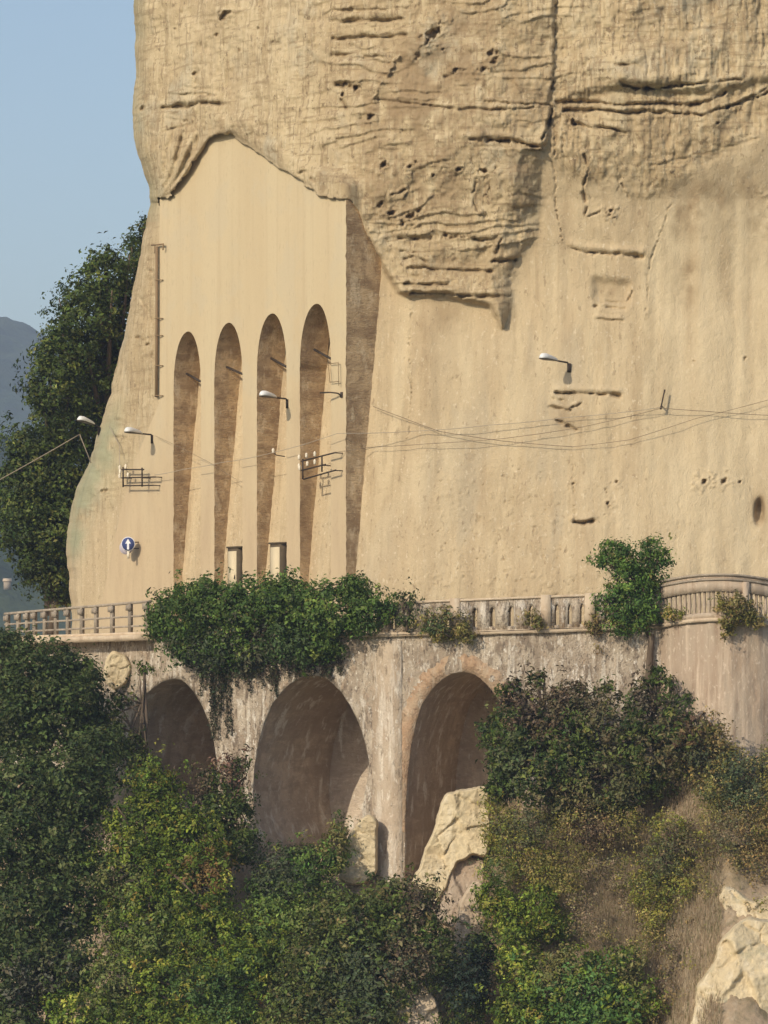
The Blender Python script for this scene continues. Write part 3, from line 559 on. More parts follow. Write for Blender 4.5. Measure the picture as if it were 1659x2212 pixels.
def build_viaduct():
    root = thing("viaduct", "weathered masonry road viaduct of three egg shaped arches below the plastered wall", "viaduct", P(840, 1900, float(y_via(840))))
    ROWS = np.unique(np.concatenate([np.linspace(0, 1, 60), np.linspace(.115, .165, 60)]))   # fraction from the top to 1960
    bounds = [(lambda v: np.full_like(v, 24.0), lambda v: hole_u(0, 0, v)), (lambda v: hole_u(0, 1, v), lambda v: hole_u(1, 0, v)),
              (lambda v: hole_u(1, 1, v), lambda v: hole_u(2, 0, v)), (lambda v: hole_u(2, 1, v), lambda v: np.full_like(v, 1428.0))]
    V = []; Q = []
    for (fl, fr) in bounds:
        nc = 48; s = np.linspace(0, 1, nc)
        vv = 1376 + ROWS * (1960 - 1376)
        U = fl(vv)[:, None] + (fr(vv) - fl(vv))[:, None] * s[None, :]
        top = V_TOP(U); W = top + (1960 - top) * ROWS[:, None]
        # outlines follow v exactly below the crown
        W = np.where(ROWS[:, None] > .1, vv[:, None], W)
        Yv = y_via(U) + .035 * fbm(U / 14, W / 14, 81, 3) + .05 * fbm(U / 60, W / 60, 82, 3)
        edge = (np.minimum(s, 1 - s) < 1e-6)[None, :] & np.ones_like(U, bool); Yv = np.where(edge, y_via(U), Yv)
        n0 = len(V); V += list(PA(U, W, Yv).reshape(-1, 3)); Q += list(grid_quads(len(vv), nc) + n0)
    link("spandrel_wall", mesh_np("spandrel_wall", V, Q, smooth=True), M_stone, root)
    # barrels: outline pushed inward along the local normal
    for k in range(3):
        vv = np.unique(np.concatenate([np.linspace(HOLES[k][0][0][0], 1960, 70), HOLES[k][0][0][0] + np.linspace(0, 1, 24) ** 2 * 60]))
        pl = [(hole_u(k, 0, v), v) for v in vv[::-1]] + [(hole_u(k, 1, v), v) for v in vv[1:]]
        ua = HOLES[k][0][0][1]; nin = -n_via(ua); dep = np.linspace(0, 5.2, 14)
        V = []
        for (u, v) in pl:
            p = Vector(P(u, v, float(y_via(u))))
            for d in dep:
                j = .03 * float(vnoise(v / 7, d * 3, 5)) if 0 < d < 5 else 0
                V.append(p + nin * float(d) + Vector((j, j, 0)))
        o = link("arch_barrel", mesh_np("arch_barrel", V, grid_quads(len(pl), len(dep)), smooth=True), M_jamb, root)
        # back wall
        back = [Vector(P(u, v, float(y_via(u)))) + nin * 5.0 for u, v in pl]
        cx = sum((b for b in back), Vector()) / len(back); V = [tuple(b) for b in back] + [tuple(cx)]
        link("arch_back", mesh_np("arch_back", V, None, [[i, i + 1, len(back)] for i in range(len(back) - 1)]), M_jamb, root)
        # ring of brick, proud of the face
        V = []; Q = []; wd = (16, 15, 34)[k]; pr = .022
        path = [(hole_u(k, 0, v), v) for v in vv[::-1] if v < (1600, 1640, 1800)[k]] + [(hole_u(k, 1, v), v) for v in vv[1:] if v < (1600, 1640, 1700)[k]]
        no = n_via(ua)
        for i, (u, v) in enumerate(path):
            a = path[max(i - 1, 0)]; b = path[min(i + 1, len(path) - 1)]
            tx, ty = b[0] - a[0], b[1] - a[1]; L = math.hypot(tx, ty) or 1; nx, ny = ty / L, -tx / L
            w_ = wd * (1 + .45 * float(vnoise(i * .8, 0, 7))) * min(1, (.12 + min(i, len(path) - 1 - i) / 16))
            for (off, prd) in ((0, -.08), (0, pr), (w_, pr), (w_, -.08)):
                uu, vv_ = u + nx * off, v + ny * off
                V.append(Vector(P(uu, vv_, float(y_via(uu)))) + no * prd)
        for i in range(len(path) - 1):
            for j in range(3): Q.append([i * 4 + j, i * 4 + j + 1, i * 4 + 5 + j, i * 4 + 4 + j])
        link("arch_ring", mesh_np("arch_ring", V, Q), M_ring if k == 2 else M_stone, root)
    # pilaster between the second and third arch
    V = []; rows = np.linspace(1384, 1960, 90); no = n_via(850)
    prof = [(806, -.1), (806, .05), (829, .055), (831, .09), (857, .09), (859, .055), (868, .05), (868, -.1)]
    for v in rows:
        tp = np.interp(v, [1384, 1960], [0, 3])
        for (u, d) in prof:
            uu = u + (1 if u > 845 else -1) * tp * .6 + 1.2 * float(vnoise(v / 9, u, 8))
            V.append(Vector(P(uu, v, float(y_via(uu)))) + no * (d + (.03 * float(vnoise(v / 8, u / 5, 9)) if d > 0 else 0)))
    link("pilaster", mesh_np("pilaster", V, grid_quads(90, len(prof))), M_pier, root)
    # string course and deck edge
    def course(name, u0, u1, vtop, h, proud, m, inset=.3):
        us = np.linspace(u0, u1, max(8, int((u1 - u0) / 12))); V = []
        for u in us:
            y = float(y_via(u)); no = n_via(u); v = vtop(u) + 1.2 * float(vnoise(u / 14, 0, 12))
            a = Vector(P(u, v, y)); b = Vector(P(u, v + h, y)); j = .02 * float(vnoise(u / 9, 3, 13))
            V += [a - no * inset, a + no * (proud + j), b + no * (proud + j), b - no * inset]
        Q = grid_quads(len(us), 4)
        n = len(us); Q = np.concatenate([Q, np.array([[i * 4 + 3, i * 4, i * 4 + 4, i * 4 + 7] for i in range(n - 1)]), [[0, 1, 2, 3]], [[4 * n - 1, 4 * n - 2, 4 * n - 3, 4 * n - 4]]])
        return link(name, mesh_np(name, V, Q), m, root)
    course("cornice", 335, 1424, lambda u: float(np.interp(u, [330, 830, 1200, 1424], [1372, 1367, 1358, 1348])), 9, .16, M_pale, .25)
    course("deck_slab", 20, 334, lambda u: float(np.interp(u, [20, 330], [1381, 1371])), 12, .75, M_pale, 1.0)
    return root
build_viaduct()

def build_road():
    us = np.concatenate([np.linspace(-150, 1420, 90), np.linspace(1440, 1900, 20)]); V = []
    for u in us:
        y = float(y_via(min(u, 1420))) + (0 if u < 1420 else -.3); no = n_via(min(u, 1400)); v = float(np.interp(u, [20, 330, 830, 1420, 1900], [1382, 1380, 1372, 1350, 1348]))
        p = Vector(P(u, v, y)); V += [p + no * .2, p - no * 7.5]
    me = mesh_np("road", V, grid_quads(len(us), 2)); structure(link("road", me, M_asphalt))
build_road()

# ------------------------------------------------------------------ curved corner wall on the right
BU = [1414, 1440, 1480, 1530, 1580, 1640, 1700, 1780, 1860]
BY = [-7.6, -8.5, -9.3, -9.9, -10.1, -9.9, -9.4, -8.0, -5.0]
def y_bas(u): return np.interp(u, BU, BY)
def n_bas(u):
    p = np.array(P(u - 4, VH, float(y_bas(u - 4)))); q = np.array(P(u + 4, VH, float(y_bas(u + 4)))); d = q - p; d[2] = 0; d /= np.linalg.norm(d)
    return Vector((d[1], -d[0], 0))
def b_line(u, vm): return vm + 13 * ((np.asarray(u, float) - 1555) / 115) ** 2
def build_bastion():
    root = thing("bastion_wall", "curved rendered bastion wall bulging out at the right end of the viaduct", "wall", P(1560, 1700, -9.8))
    us = np.linspace(1412, 1860, 110); vs_ = np.linspace(0, 1, 60); V = []
    for t in vs_:
        for u in us:
            top = float(b_line(u, 1338)); v = top + (1850 - top) * t
            y = float(y_bas(u)) - .6 * t * (v - top) / 510 + .05 * float(fbm(u / 40, v / 60, 14, 3)) + .03 * float(fbm(u / 9, v / 40, 15, 2)); V.append(P(u, v, y))
    link("rendered_face", mesh_np("rendered_face", V, grid_quads(60, 110), smooth=True), M_bast, root)
    V = []; us2 = np.linspace(1412, 1860, 60)
    for u in us2:
        y = float(y_bas(u)); no = n_bas(u); a = Vector(P(u, float(b_line(u, 1334)) + 1.2 * float(vnoise(u / 12, 1, 4)), y)); b = a - Vector((0, 0, .13))
        V += [a - no * .4, a + no * .12, b + no * .12, b - no * .2]
    link("ledge", mesh_np("ledge", V, grid_quads(60, 4)), M_pale, root)
    return root
build_bastion()

# ------------------------------------------------------------------ balustrades
def curve_bar(mb, yf, nf, us, vf, h, proud, thick):
    V = []
    for u in us:
        y = float(yf(u)); no = nf(u); a = Vector(P(u, float(vf(u)), y)); b = Vector(P(u, float(vf(u)) + h, y))
        V += [a + no * (proud - thick), a + no * proud, b + no * proud, b + no * (proud - thick)]
    n = len(us); Q = [[i * 4 + j, i * 4 + (j + 1) % 4, i * 4 + 4 + (j + 1) % 4, i * 4 + 4 + j] for i in range(n - 1) for j in range(4)]
    Q += [[0, 1, 2, 3], [4 * n - 1, 4 * n - 2, 4 * n - 3, 4 * n - 4]]
    mb.add(V, Q)
def post_box(mb, yf, nf, u, v0, v1, w, proud, thick):
    y = float(yf(u)); no = nf(u); al = Vector((-no.y, no.x, 0)); a = Vector(P(u, v0, y)); b = Vector(P(u, v1, y)); c = (a + b) / 2 + no * (proud - thick / 2)
    mb.box(c, al * (w / 2 / PX), no * (thick / 2), Vector((0, 0, abs(a.z - b.z) / 2)))
def build_left_rail():
    root = thing("railing", "worn grey concrete railing with open bars on the left end of the viaduct", "railing", P(180, 1378, float(y_via(180))))
    us = np.linspace(30, 345, 24); pr = .55
    top = lambda u: np.interp(u, [30, 345], [1324, 1297]); dk = lambda u: np.interp(u, [30, 345], [1380, 1370])
    mb = MB(); curve_bar(mb, y_via, n_via, us, top, 5, pr, .16); mb.build("top_rail", M_concrete, root)
    for fr, h in ((.42, 4), (.72, 4)):
        mb = MB(); curve_bar(mb, y_via, n_via, us, lambda u: top(u) + (dk(u) - top(u)) * fr, h, pr - .02, .10); mb.build("middle_rail", M_concrete, root)
    mb = MB(); curve_bar(mb, y_via, n_via, us, lambda u: dk(u) - 5, 6, pr + .02, .22); mb.build("kerb", M_pale, root)
    for u in (36, 60, 80, 96, 118, 142, 168, 198, 228, 263, 302, 338):
        mb = MB(); a, b = float(top(u)), float(dk(u)); post_box(mb, y_via, n_via, u, a + 4, b - 4, 7, pr, .14)
        no = n_via(u); c = Vector(P(u, a + 13, float(y_via(u)))) + no * (pr + .01)
        mb.box(c, Vector((-no.y, no.x, 0)) * .11, no * .06, Vector((0, 0, .10)))
        mb.build("post", M_concrete, root)
build_left_rail()
def build_parapet():
    root = thing("parapet", "stone parapet with small round headed openings on the viaduct above the right arch", "parapet", P(1100, 1362, float(y_via(1100))))
    top = lambda u: np.interp(u, [820, 930, 1280, 1424], [1303, 1297, 1283, 1272]); bot = lambda u: np.interp(u, [820, 1200, 1424], [1368, 1359, 1349])
    us = np.linspace(815, 1424, 60)
    mb = MB(); curve_bar(mb, y_via, n_via, us, top, 5, .10, .40); mb.build("coping", M_pale, root)
    ops = [(847, 13), (886, 13), (925, 13), (965, 12), (1026, 12), (1064, 13), (1104, 13), (1148, 12), (1203, 10), (1231, 9), (1258, 10), (1286, 9), (1312, 9), (1340, 9), (1366, 9), (1394, 9)]
    # strips: solid between openings, above and below them
    mb = MB(); edges = [815]
    for (c, w) in ops: edges += [c - w / 2, c + w / 2]
    edges.append(1424)
    th = .36
    def slab(u0, u1, va0, va1, vb0, vb1):
        V = []
        for u, va, vb in ((u0, va0, vb0), (u1, va1, vb1)):
            y = float(y_via(u)); no = n_via(u)
            for v in (va, vb):
                p = Vector(P(u, v, y)); V += [p + no * .05, p + no * (.05 - th)]
        mb.add(V, [[0, 2, 6, 4], [1, 5, 7, 3], [0, 4, 5, 1], [2, 3, 7, 6], [0, 1, 3, 2], [4, 6, 7, 5]])
    for i in range(len(edges) - 1):
        u0, u1 = edges[i], edges[i + 1]
        if i % 2 == 0: slab(u0, u1, top(u0) + 5, top(u1) + 5, bot(u0), bot(u1))
        else:
            slab(u0, u1, bot(u0) - 9, bot(u1) - 9, bot(u0), bot(u1)); n = 6; w = u1 - u0
            for k in range(n):
                a, b = u0 + w * k / n, u0 + w * (k + 1) / n
                f = lambda u: float(top((u0 + u1) / 2)) + 20 + 12 * (1 - math.sqrt(max(0, 1 - ((u - (u0 + u1) / 2) / (w / 2)) ** 2)))
                slab(a, b, top(a) + 5, top(b) + 5, f(a), f(b))
    mb.build("pierced_wall", M_stone, root)
    for u in (985, 1180, 1275):
        mb = MB(); post_box(mb, y_via, n_via, u, float(top(u)) - 2, float(bot(u)), 20, .14, .5); mb.build("pier", M_pale, root)
build_parapet()
def build_bastion_rail():
    root = thing("balustrade", "curved balustrade of narrow upright balusters under a double rail on the bastion wall", "balustrade", P(1560, 1338, -10.0))
    us = np.linspace(1428, 1860, 50); top = lambda u: b_line(u, 1239)
    mb = MB(); curve_bar(mb, y_bas, n_bas, us, top, 4.5, .10, .42); mb.build("top_rail", M_concrete, root)
    mb = MB(); curve_bar(mb, y_bas, n_bas, us, lambda u: top(u) + 4.5, 6, .03, .28); mb.build("rail_core", M_bast, root)
    mb = MB(); curve_bar(mb, y_bas, n_bas, us, lambda u: top(u) + 10.5, 4, .10, .40); mb.build("lower_rail", M_concrete, root)
    mb = MB(); curve_bar(mb, y_bas, n_bas, us, lambda u: top(u) + 14.5, 24, .05, .26); mb.build("frieze", M_bast, root)
    mb = MB(); curve_bar(mb, y_bas, n_bas, us, lambda u: top(u) + 84, 12, .08, .36); mb.build("plinth", M_bast, root)
    for u in np.arange(1434, 1760, 10.6):
        mb = MB(); y = float(y_bas(u)); no = n_bas(u); v0 = float(top(u)) + 38.0; v1 = float(top(u)) + 84.5
        pts = []; rad = []
        for t, r in ((0, .055), (.06, .06), (.1, .04), (.35, .05), (.6, .066), (.8, .05), (.92, .045), (1, .065)):
            pts.append(Vector(P(u, v0 + (v1 - v0) * t, y)) - no * .08); rad.append(r)
        mb.tube(pts, rad, 8); mb.build("baluster", M_bast, root, True)
    for u in (1424, 1610):
        mb = MB(); post_box(mb, y_bas, n_bas, u, float(top(u)) + 15, float(top(u)) + 98, 12, .13, .4); mb.build("pier", M_bast, root)
build_bastion_rail()

# ------------------------------------------------------------------ ground
def v_base(u): return np.interp(u, [-400, 200, 300, 500, 560, 780, 850, 900, 1050, 1200, 1400, 1600, 2100], [1620, 1660, 1690, 1760, 1840, 1850, 1905, 1900, 1800, 1720, 1650, 1625, 1620])
def y_ground(u, v):
    yb = np.where(np.asarray(u) < 1414, np.interp(u, VU, VY), np.interp(u, BU, BY)) + .2
    dv = (v - v_base(u)) / PX
    return yb - np.where(dv > 0, dv * .75, dv * 9) - .35 * np.clip(dv, 0, 2) + .5 * fbm(np.asarray(u) / 120, np.asarray(v) / 120, 90, 3)
def build_ground():
    us = np.arange(-500, 2200, 9.0); vs_ = np.arange(1500, 2760, 9.0); U, V = np.meshgrid(us, vs_)
    Y = y_ground(U, V) + .12 * fbm(U / 25, V / 25, 91, 4)
    Y = np.where(V < v_base(U) - 20, Y + 1.5 * np.clip((v_base(U) - 20 - V) / 60, 0, 3), Y)
    me = mesh_np("hillside", PA(U, V, Y), grid_quads(len(vs_), len(us))[:, ::-1], smooth=True); structure(link("hillside", me, M_soil))
    # valley floor reaching the horizon
    zz = -24.5; g = np.concatenate([-np.geomspace(2900, 30, 26), np.geomspace(30, 2900, 26)])
    X, Yg = np.meshgrid(g, g); Z = zz + .8 * fbm(X / 60, Yg / 60, 92, 3)
    me = mesh_np("ground", np.stack([X, Yg, Z], -1), grid_quads(len(g), len(g)), smooth=True); structure(link("ground", me, M_valley))
build_ground()
def build_hill(name, y0, depth, prof, seed, rough_):
    us = np.linspace(-1600, 2000, 240); ts = np.linspace(0, 1, 50); f = (D + y0) / D; V = []
    top = np.interp(us, [p[0] for p in prof], [p[1] for p in prof])
    for t in ts:
        X = (us - UC) / PX * f; zt = ZC + (VH - top) / PX * f; base = -26
        h = np.sin(t * math.pi / 2) ** .8 if t < 1 else 1
        Z = base + (zt - base) * h + rough_ * fbm(X / 30, np.full_like(X, t * 14), seed, 4); V.append(np.stack([X + 0 * t, np.full_like(X, y0 - depth * (1 - t)), Z], -1))
    V.append(np.stack([X, np.full_like(X, y0 + depth * .8), np.full_like(X, -30)], -1))
    V = np.array(V); me = mesh_np(name, V, grid_quads(V.shape[0], V.shape[1]), smooth=True); return structure(link(name, me, M_hill))
build_hill("hill", 2250, 500, [(-1600, 800), (-500, 660), (-100, 690), (0, 701), (40, 700), (70, 712), (200, 770), (420, 880), (900, 1050), (2000, 1100)], 101, 9)
build_hill("foothill", 900, 300, [(-1600, 1000), (-300, 960), (0, 950), (60, 985), (200, 1050), (800, 1200), (2000, 1240)], 102, 5)

def far_house():
    y = 590; c = Vector(P(16, 1262, y)); root = thing("house", "tiny white house far off in the valley between dark tree trunks", "house", c - Vector((0, 0, 5)))
    mb = MB(); mb.box(c - Vector((0, 0, .25)), (.62, 0, 0), (0, 1.0, 0), (0, 0, .75)); mb.build("wall", M_concrete, root)
    mb = MB(); z = c.z + .52
    mb.add([(c.x - .8, y - 1.2, z), (c.x + .8, y - 1.2, z), (c.x + .8, y + 1.2, z), (c.x - .8, y + 1.2, z), (c.x - .8, y, z + .6), (c.x + .8, y, z + .6)], [[0, 1, 5, 4], [2, 3, 4, 5], [0, 3, 2, 1]], [[0, 4, 3], [1, 2, 5]])
    mb.build("roof", M_pale, root)
far_house()

# ------------------------------------------------------------------ rocks
def rock(name, label, outline, depth_y, thick, seed, m, tilt=0.0):
    """a boulder or outcrop: rough outline, faceted front with cracks, given real thickness"""
    u0 = min(p[0] for p in outline); u1 = max(p[0] for p in outline); v0 = min(p[1] for p in outline); v1 = max(p[1] for p in outline)
    st = 2.0 if (u1 - u0) < 200 else 2.6
    us = np.arange(u0 - 8, u1 + 8, st); vs_ = np.arange(v0 - 8, v1 + 8, st); nu, nv = len(us), len(vs_)
    U, V = np.meshgrid(us, vs_); ja = min(7, (u1 - u0) / 22); Ud, Vd = U + ja * fbm(U / 20, V / 20, seed, 3), V + ja * fbm(U / 20, V / 20, seed + 1, 3)
    ins = in_poly(Ud, Vd, outline).astype(float); b = blur(ins, 2, 2)
    r = np.random.default_rng(seed); sz = max(u1 - u0, v1 - v0)
    pu, pv = U / 60 + .10 * fbm(U / 18, V / 18, seed + 8, 3), V / 60 + .10 * fbm(U / 18, V / 18, seed + 9, 3)
    ncell = max(6, int((u1 - u0) * (v1 - v0) / 3200)); cu_ = r.uniform(u0, u1, ncell) / 60; cv_ = r.uniform(v0, v1, ncell) / 60; gu = r.normal(0, .16, ncell); gv = r.normal(.08, .18, ncell); off = r.uniform(.92, 1.0, ncell)
    dd = np.stack([np.hypot(pu - a_, (pv - b_) * .8) for a_, b_ in zip(cu_, cv_)]); o_ = np.argsort(dd, 0); k0 = o_[0]
    d0 = np.take_along_axis(dd, o_[:1], 0)[0]; d1 = np.take_along_axis(dd, o_[1:2], 0)[0]
    facet = off[k0] * thick + gu[k0] * (pu - cu_[k0]) * thick + gv[k0] * (pv - cv_[k0]) * thick
    facet = blur(facet, 1, 1); crack = np.exp(-((d1 - d0) / .035) ** 2) * (fbm(U / 40, V / 40, seed + 5, 2) > -.05)
    strat = fbm(U / 150, V / 11, seed + 3, 3); fine = fbm(U / 8, V / 8, seed + 4, 4); rid = -np.abs(fbm(U / 24, V / 26, seed + 7, 4))
    h = np.clip(b * 2.4 - .2, 0, 1) ** .6 * facet + b * (.04 * strat + .04 * fine + .05 * rid) - .09 * crack * b
    Yf = depth_y - h - tilt * (V - v0) / PX; Yb = depth_y + .5 * thick * b - tilt * (V - v0) / PX
    keep = b > .10; k = keep.reshape(-1); F = PA(U, V, Yf).reshape(-1, 3); Bk = PA(U, V, Yb).reshape(-1, 3)
    q = grid_quads(nv, nu); q = q[k[q].all(1)]; N = len(F)
    e = {}
    for f in q:
        for a, c in ((f[0], f[1]), (f[1], f[2]), (f[2], f[3]), (f[3], f[0])): e[(a, c)] = 1
    rimE = [(a, c) for (a, c) in e if (c, a) not in e]
    nb = {}
    for a, c in rimE: nb.setdefault(a, []).append(c); nb.setdefault(c, []).append(a)
    for it in range(2):                                  # even out the rim
        new = {a: (F[a] + sum(F[x] for x in x_) / len(x_)) / 2 for a, x_ in nb.items()}
        for a, p in new.items(): Bk[a] += (p - F[a]); F[a] = p
    rim = [[a, c, c + N, a + N] for (a, c) in rimE]
    Q = np.concatenate([q[:, ::-1], q + N, np.array(rim)]); V3 = np.concatenate([F, Bk])
    used = np.unique(Q); rm = -np.ones(len(V3), int); rm[used] = np.arange(len(used))
    me = mesh_np(name, V3[used], rm[Q], smooth=True); o = link(name, me, m)
    tag(o, label, "rock"); return o
def yg(u, v): return float(y_ground(np.array(float(u)), np.array(float(v))))
rock("boulder", "upright yellowish rock slab leaning against the pier between two viaduct arches", [(736, 1900), (744, 1850), (756, 1805), (778, 1775), (800, 1762), (812, 1772), (812, 1885), (790, 1905), (760, 1908)], -5.7, .38, 201, M_rock)
rock("rock_slab", "large pale pointed rock slab in front of the right viaduct arch", [(885, 1935), (905, 1880), (922, 1830), (940, 1795), (952, 1750), (966, 1722), (990, 1710), (1030, 1704), (1052, 1700), (1060, 1780), (1050, 1850), (1010, 1845), (985, 1865), (965, 1905), (940, 1962), (900, 1975)], -7.4, .7, 205, M_rock, .15)
rock("boulder", "brown rock below the large pale pointed slab", [(935, 1965), (955, 1900), (1000, 1855), (1045, 1860), (1045, 1990), (990, 2010), (945, 1985)], -7.9, .45, 206, M_bast, .2)
rock("boulder", "small whitish broken rock under the right arch beside green bushes", [(985, 2025), (995, 1950), (1020, 1910), (1042, 1905), (1046, 2000), (1040, 2035), (1005, 2040)], -9.0, .5, 207, M_pale, .2)
rock("boulder", "pale rock half hidden by the dark brownish tree at the bottom edge", [(850, 2230), (855, 2150), (880, 2120), (935, 2150), (960, 2230), (930, 2300), (860, 2300)], -13.2, .6, 208, M_pale, .2)
rock("boulder", "bright cream rock between the dark brownish tree and the bright green bush", [(960, 2085), (970, 2040), (990, 2030), (1008, 2060), (1005, 2110), (975, 2120)], -10.5, .4, 209, M_pale, .2)
rock("rock_outcrop", "broad cream sandstone outcrop with cracks in the bottom right corner", [(1490, 2330), (1492, 2210), (1512, 2130), (1545, 2080), (1560, 2030), (1590, 2000), (1620, 1985), (1680, 1995), (1800, 2010), (1850, 2330)], -15.2, 1.1, 210, M_rock, .35)
rock("rock_ledge", "upper cream rock ledge above the broad outcrop at the right edge", [(1552, 1945), (1565, 1915), (1590, 1925), (1625, 1950), (1680, 1935), (1790, 1960), (1790, 2020), (1640, 1995), (1575, 1985)], -13.9, .9, 211, M_rock, .3)
rock("boulder", "pale stone block behind twigs left of the left viaduct arch", [(226, 1470), (232, 1425), (246, 1408), (268, 1418), (282, 1440), (272, 1470), (250, 1488)], 1.35, .22, 212, M_rock)

# ------------------------------------------------------------------ fittings on the walls
def at_wall(u, v, off=0.0): return Vector(P(u, v, float(y_plane(u)))) + FN * off
def surf(u, v, off=0.0):
    y = float(y_smooth(np.array(float(u)), np.array(float(v)))); return Vector(P(u, v, y - off))
def lamp(label, foot, head0, head1, shadow_arm=True, drop=.0):
    """foot: wall end of the arm; head1: near end of the head; head0: its tip"""
    root = thing("street_lamp", label, "street lamp", foot, "street lamps bracketed to the cliff and wall")
    foot, h0, h1 = Vector(foot), Vector(head0), Vector(head1)
    mb = MB(); d = (h1 - foot); mb.tube([foot + Vector((0, 0, -.22)), foot + Vector((0, 0, -.03)) + d * .03, foot + d * .12 + Vector((0, 0, .03)), h1 + (h0 - h1) * .1], [.035, .035, .032, .03], 8); mb.build("arm", M_iron, root, True)
    mb = MB(); mb.box(foot + Vector((0, 0, -.14)), (.06, 0, 0), (0, .05, 0), (0, 0, .16)); mb.build("wall_bracket", M_iron, root)
    ax = (h0 - h1); L = ax.length; ax.normalize(); sd_ = ax.cross(Vector((0, 0, 1))).normalized(); up = sd_.cross(ax)
    def shell(ztop, zbot, m, name):
        V = []; Q = []; n = 10; prof = [(0, .35), (.12, .55), (.4, .8), (.7, 1.0), (.9, .9), (1, .45)]
        for (t, w) in prof:
            for k in range(n + 1):
                a = math.pi * k / n
                V.append(h1 + ax * (L * t) + sd_ * (math.cos(a) * .16 * w) + up * (math.sin(a) * ztop * w + zbot))
        Q = list(grid_quads(len(prof), n + 1)); 
        for i in range(len(prof) - 1): Q.append([i * (n + 1), (i + 1) * (n + 1), (i + 2) * (n + 1) - 1, (i + 1) * (n + 1) - 1])
        me = mesh_np(name, V, Q, [[0, k, k + 1] for k in range(1, n)] + [[(len(prof) - 1) * (n + 1), (len(prof) - 1) * (n + 1) + k + 1, (len(prof) - 1) * (n + 1) + k] for k in range(1, n)])
        bm = bmesh.new(); bm.from_mesh(me); bmesh.ops.recalc_face_normals(bm, faces=bm.faces); bm.to_mesh(me); bm.free(); link(name, me, m, root)
    shell(.20, 0, M_white, "lamp_head"); shell(-.05, -.004, M_under, "lamp_glass")
f1 = Vector(P(214, 924, 13.6)); lamp("bright white street lamp jutting out left of the cliff edge before dark trees", f1, Vector(P(169, 907, 12.6)), Vector(P(203, 917, 13.3)))
f2 = at_wall(329, 941); lamp("cream street lamp left of the arches above the small insulator rack", f2, Vector(P(271, 932, float(y_plane(329)) - 1.3)), Vector(P(306, 937, float(y_plane(329)) - .5)))
f3 = at_wall(621, 864); lamp("street lamp bracketed on the plastered wall across the third arch", f3, Vector(P(563, 854, float(y_plane(621)) - 1.3)), Vector(P(596, 859, float(y_plane(621)) - .55)))
f4 = surf(1229, 786, .12); lamp("street lamp alone on the bare cliff face far right of the arches", f4, Vector(P(1168, 773, f4.y - 1.3)), Vector(P(1203, 779, f4.y - .5)))

def bars(mb, segs, off, r=.03):
    for (u0, v0, u1, v1) in segs: mb.tube([at_wall(u0, v0, off) , at_wall(u1, v1, off)], r, 6)
def insulator(root, p):
    mb = MB(); mb.tube([p + Vector((0, 0, -.07)), p + Vector((0, 0, -.03)), p, p + Vector((0, 0, .04)), p + Vector((0, 0, .08)), p + Vector((0, 0, .12))], [.025, .055, .04, .06, .045, .02], 8); mb.build("insulator", M_ins, root, True)
r1 = thing("insulator_rack", "square iron insulator rack left of the first arch", "insulator rack", at_wall(305, 1050), "iron insulator racks on the plastered wall")
for s in ((279, 1015, 327, 1015), (279, 1033, 352, 1031), (282, 1050, 348, 1049)): mb = MB(); bars(mb, [s], .35); mb.build("crossbar", M_iron, r1)
for s in ((283.5, 1010, 283.5, 1053), (324.5, 1011, 324.5, 1052)): mb = MB(); bars(mb, [s], .38, .035); mb.build("upright", M_iron, r1)
for s in ((284, 1033), (325, 1033), (350, 1031), (346, 1049)): mb = MB(); mb.tube([at_wall(s[0], s[1], -.15), at_wall(s[0], s[1], .36)], .022, 6); mb.build("stay", M_iron, r1)
for (u, v) in ((278, 1012), (278, 1030), (291, 1010), (296, 1028), (279, 1021)): insulator(r1, at_wall(u, v, .42))
r2 = thing("insulator_rack", "tilted iron insulator rack across the foot of the fourth arch", "insulator rack", at_wall(712, 1036), "iron insulator racks on the plastered wall")
for s in ((667.7, 997, 742.6, 978), (667.7, 1017, 720, 1004), (672, 1036, 742.6, 1016)): mb = MB(); bars(mb, [s], .35); mb.build("crossbar", M_iron, r2)
for s in ((713.5, 986, 713.5, 1020), (672, 992, 672, 1036)): mb = MB(); bars(mb, [s], .38, .035); mb.build("upright", M_iron, r2)
for s in ((740, 979), (740, 1017), (713, 1006)): mb = MB(); mb.tube([at_wall(s[0], s[1], -.1), at_wall(s[0], s[1], .36)], .022, 6); mb.build("stay", M_iron, r2)
for (u, v) in ((667, 990), (683, 986), (701, 983), (667, 1009), (685, 1004), (701, 1000), (668, 1013)): insulator(r2, at_wall(u, v, .44))
r3 = thing("insulator_rack", "faint small empty iron rack beside the fourth arch near the wall's right edge", "insulator rack", at_wall(727, 835), "iron insulator racks on the plastered wall")
for s in ((714, 786, 737, 784), (718, 826, 738, 824)): mb = MB(); bars(mb, [s], .12, .014); mb.build("crossbar", M_pipe, r3)
for s in ((715, 785, 719, 826), (737, 784, 738, 834)): mb = MB(); bars(mb, [s], .13, .014); mb.build("upright", M_pipe, r3)
w1 = thing("wall_bracket", "short dark iron hook on the plastered wall beside the fourth arch", "bracket", at_wall(738, 853))
mb = MB(); mb.tube([at_wall(738.5, 856, 0), at_wall(737, 850, .15), at_wall(730, 848.5, .35), at_wall(715, 850, .5)], .03, 6); mb.build("hook", M_iron, w1, True)
mb = MB(); mb.box(at_wall(739, 853, .02), FA * .05, FN * .03, (0, 0, .1)); mb.build("plate", M_iron, w1)
w2 = thing("wall_insulator", "single white porcelain insulator on the pier between the third and fourth arches", "insulator", at_wall(612, 980))
mb = MB(); mb.tube([at_wall(615, 986, 0), at_wall(612, 984, .3), at_wall(610, 980, .4)], .02, 6); mb.build("pin", M_iron, w2)
insulator(w2, at_wall(610, 976, .42))
w3 = thing("cable_hook", "slim dark iron hook holding cables on the bare cliff at right", "hook", surf(1430, 880, .1))
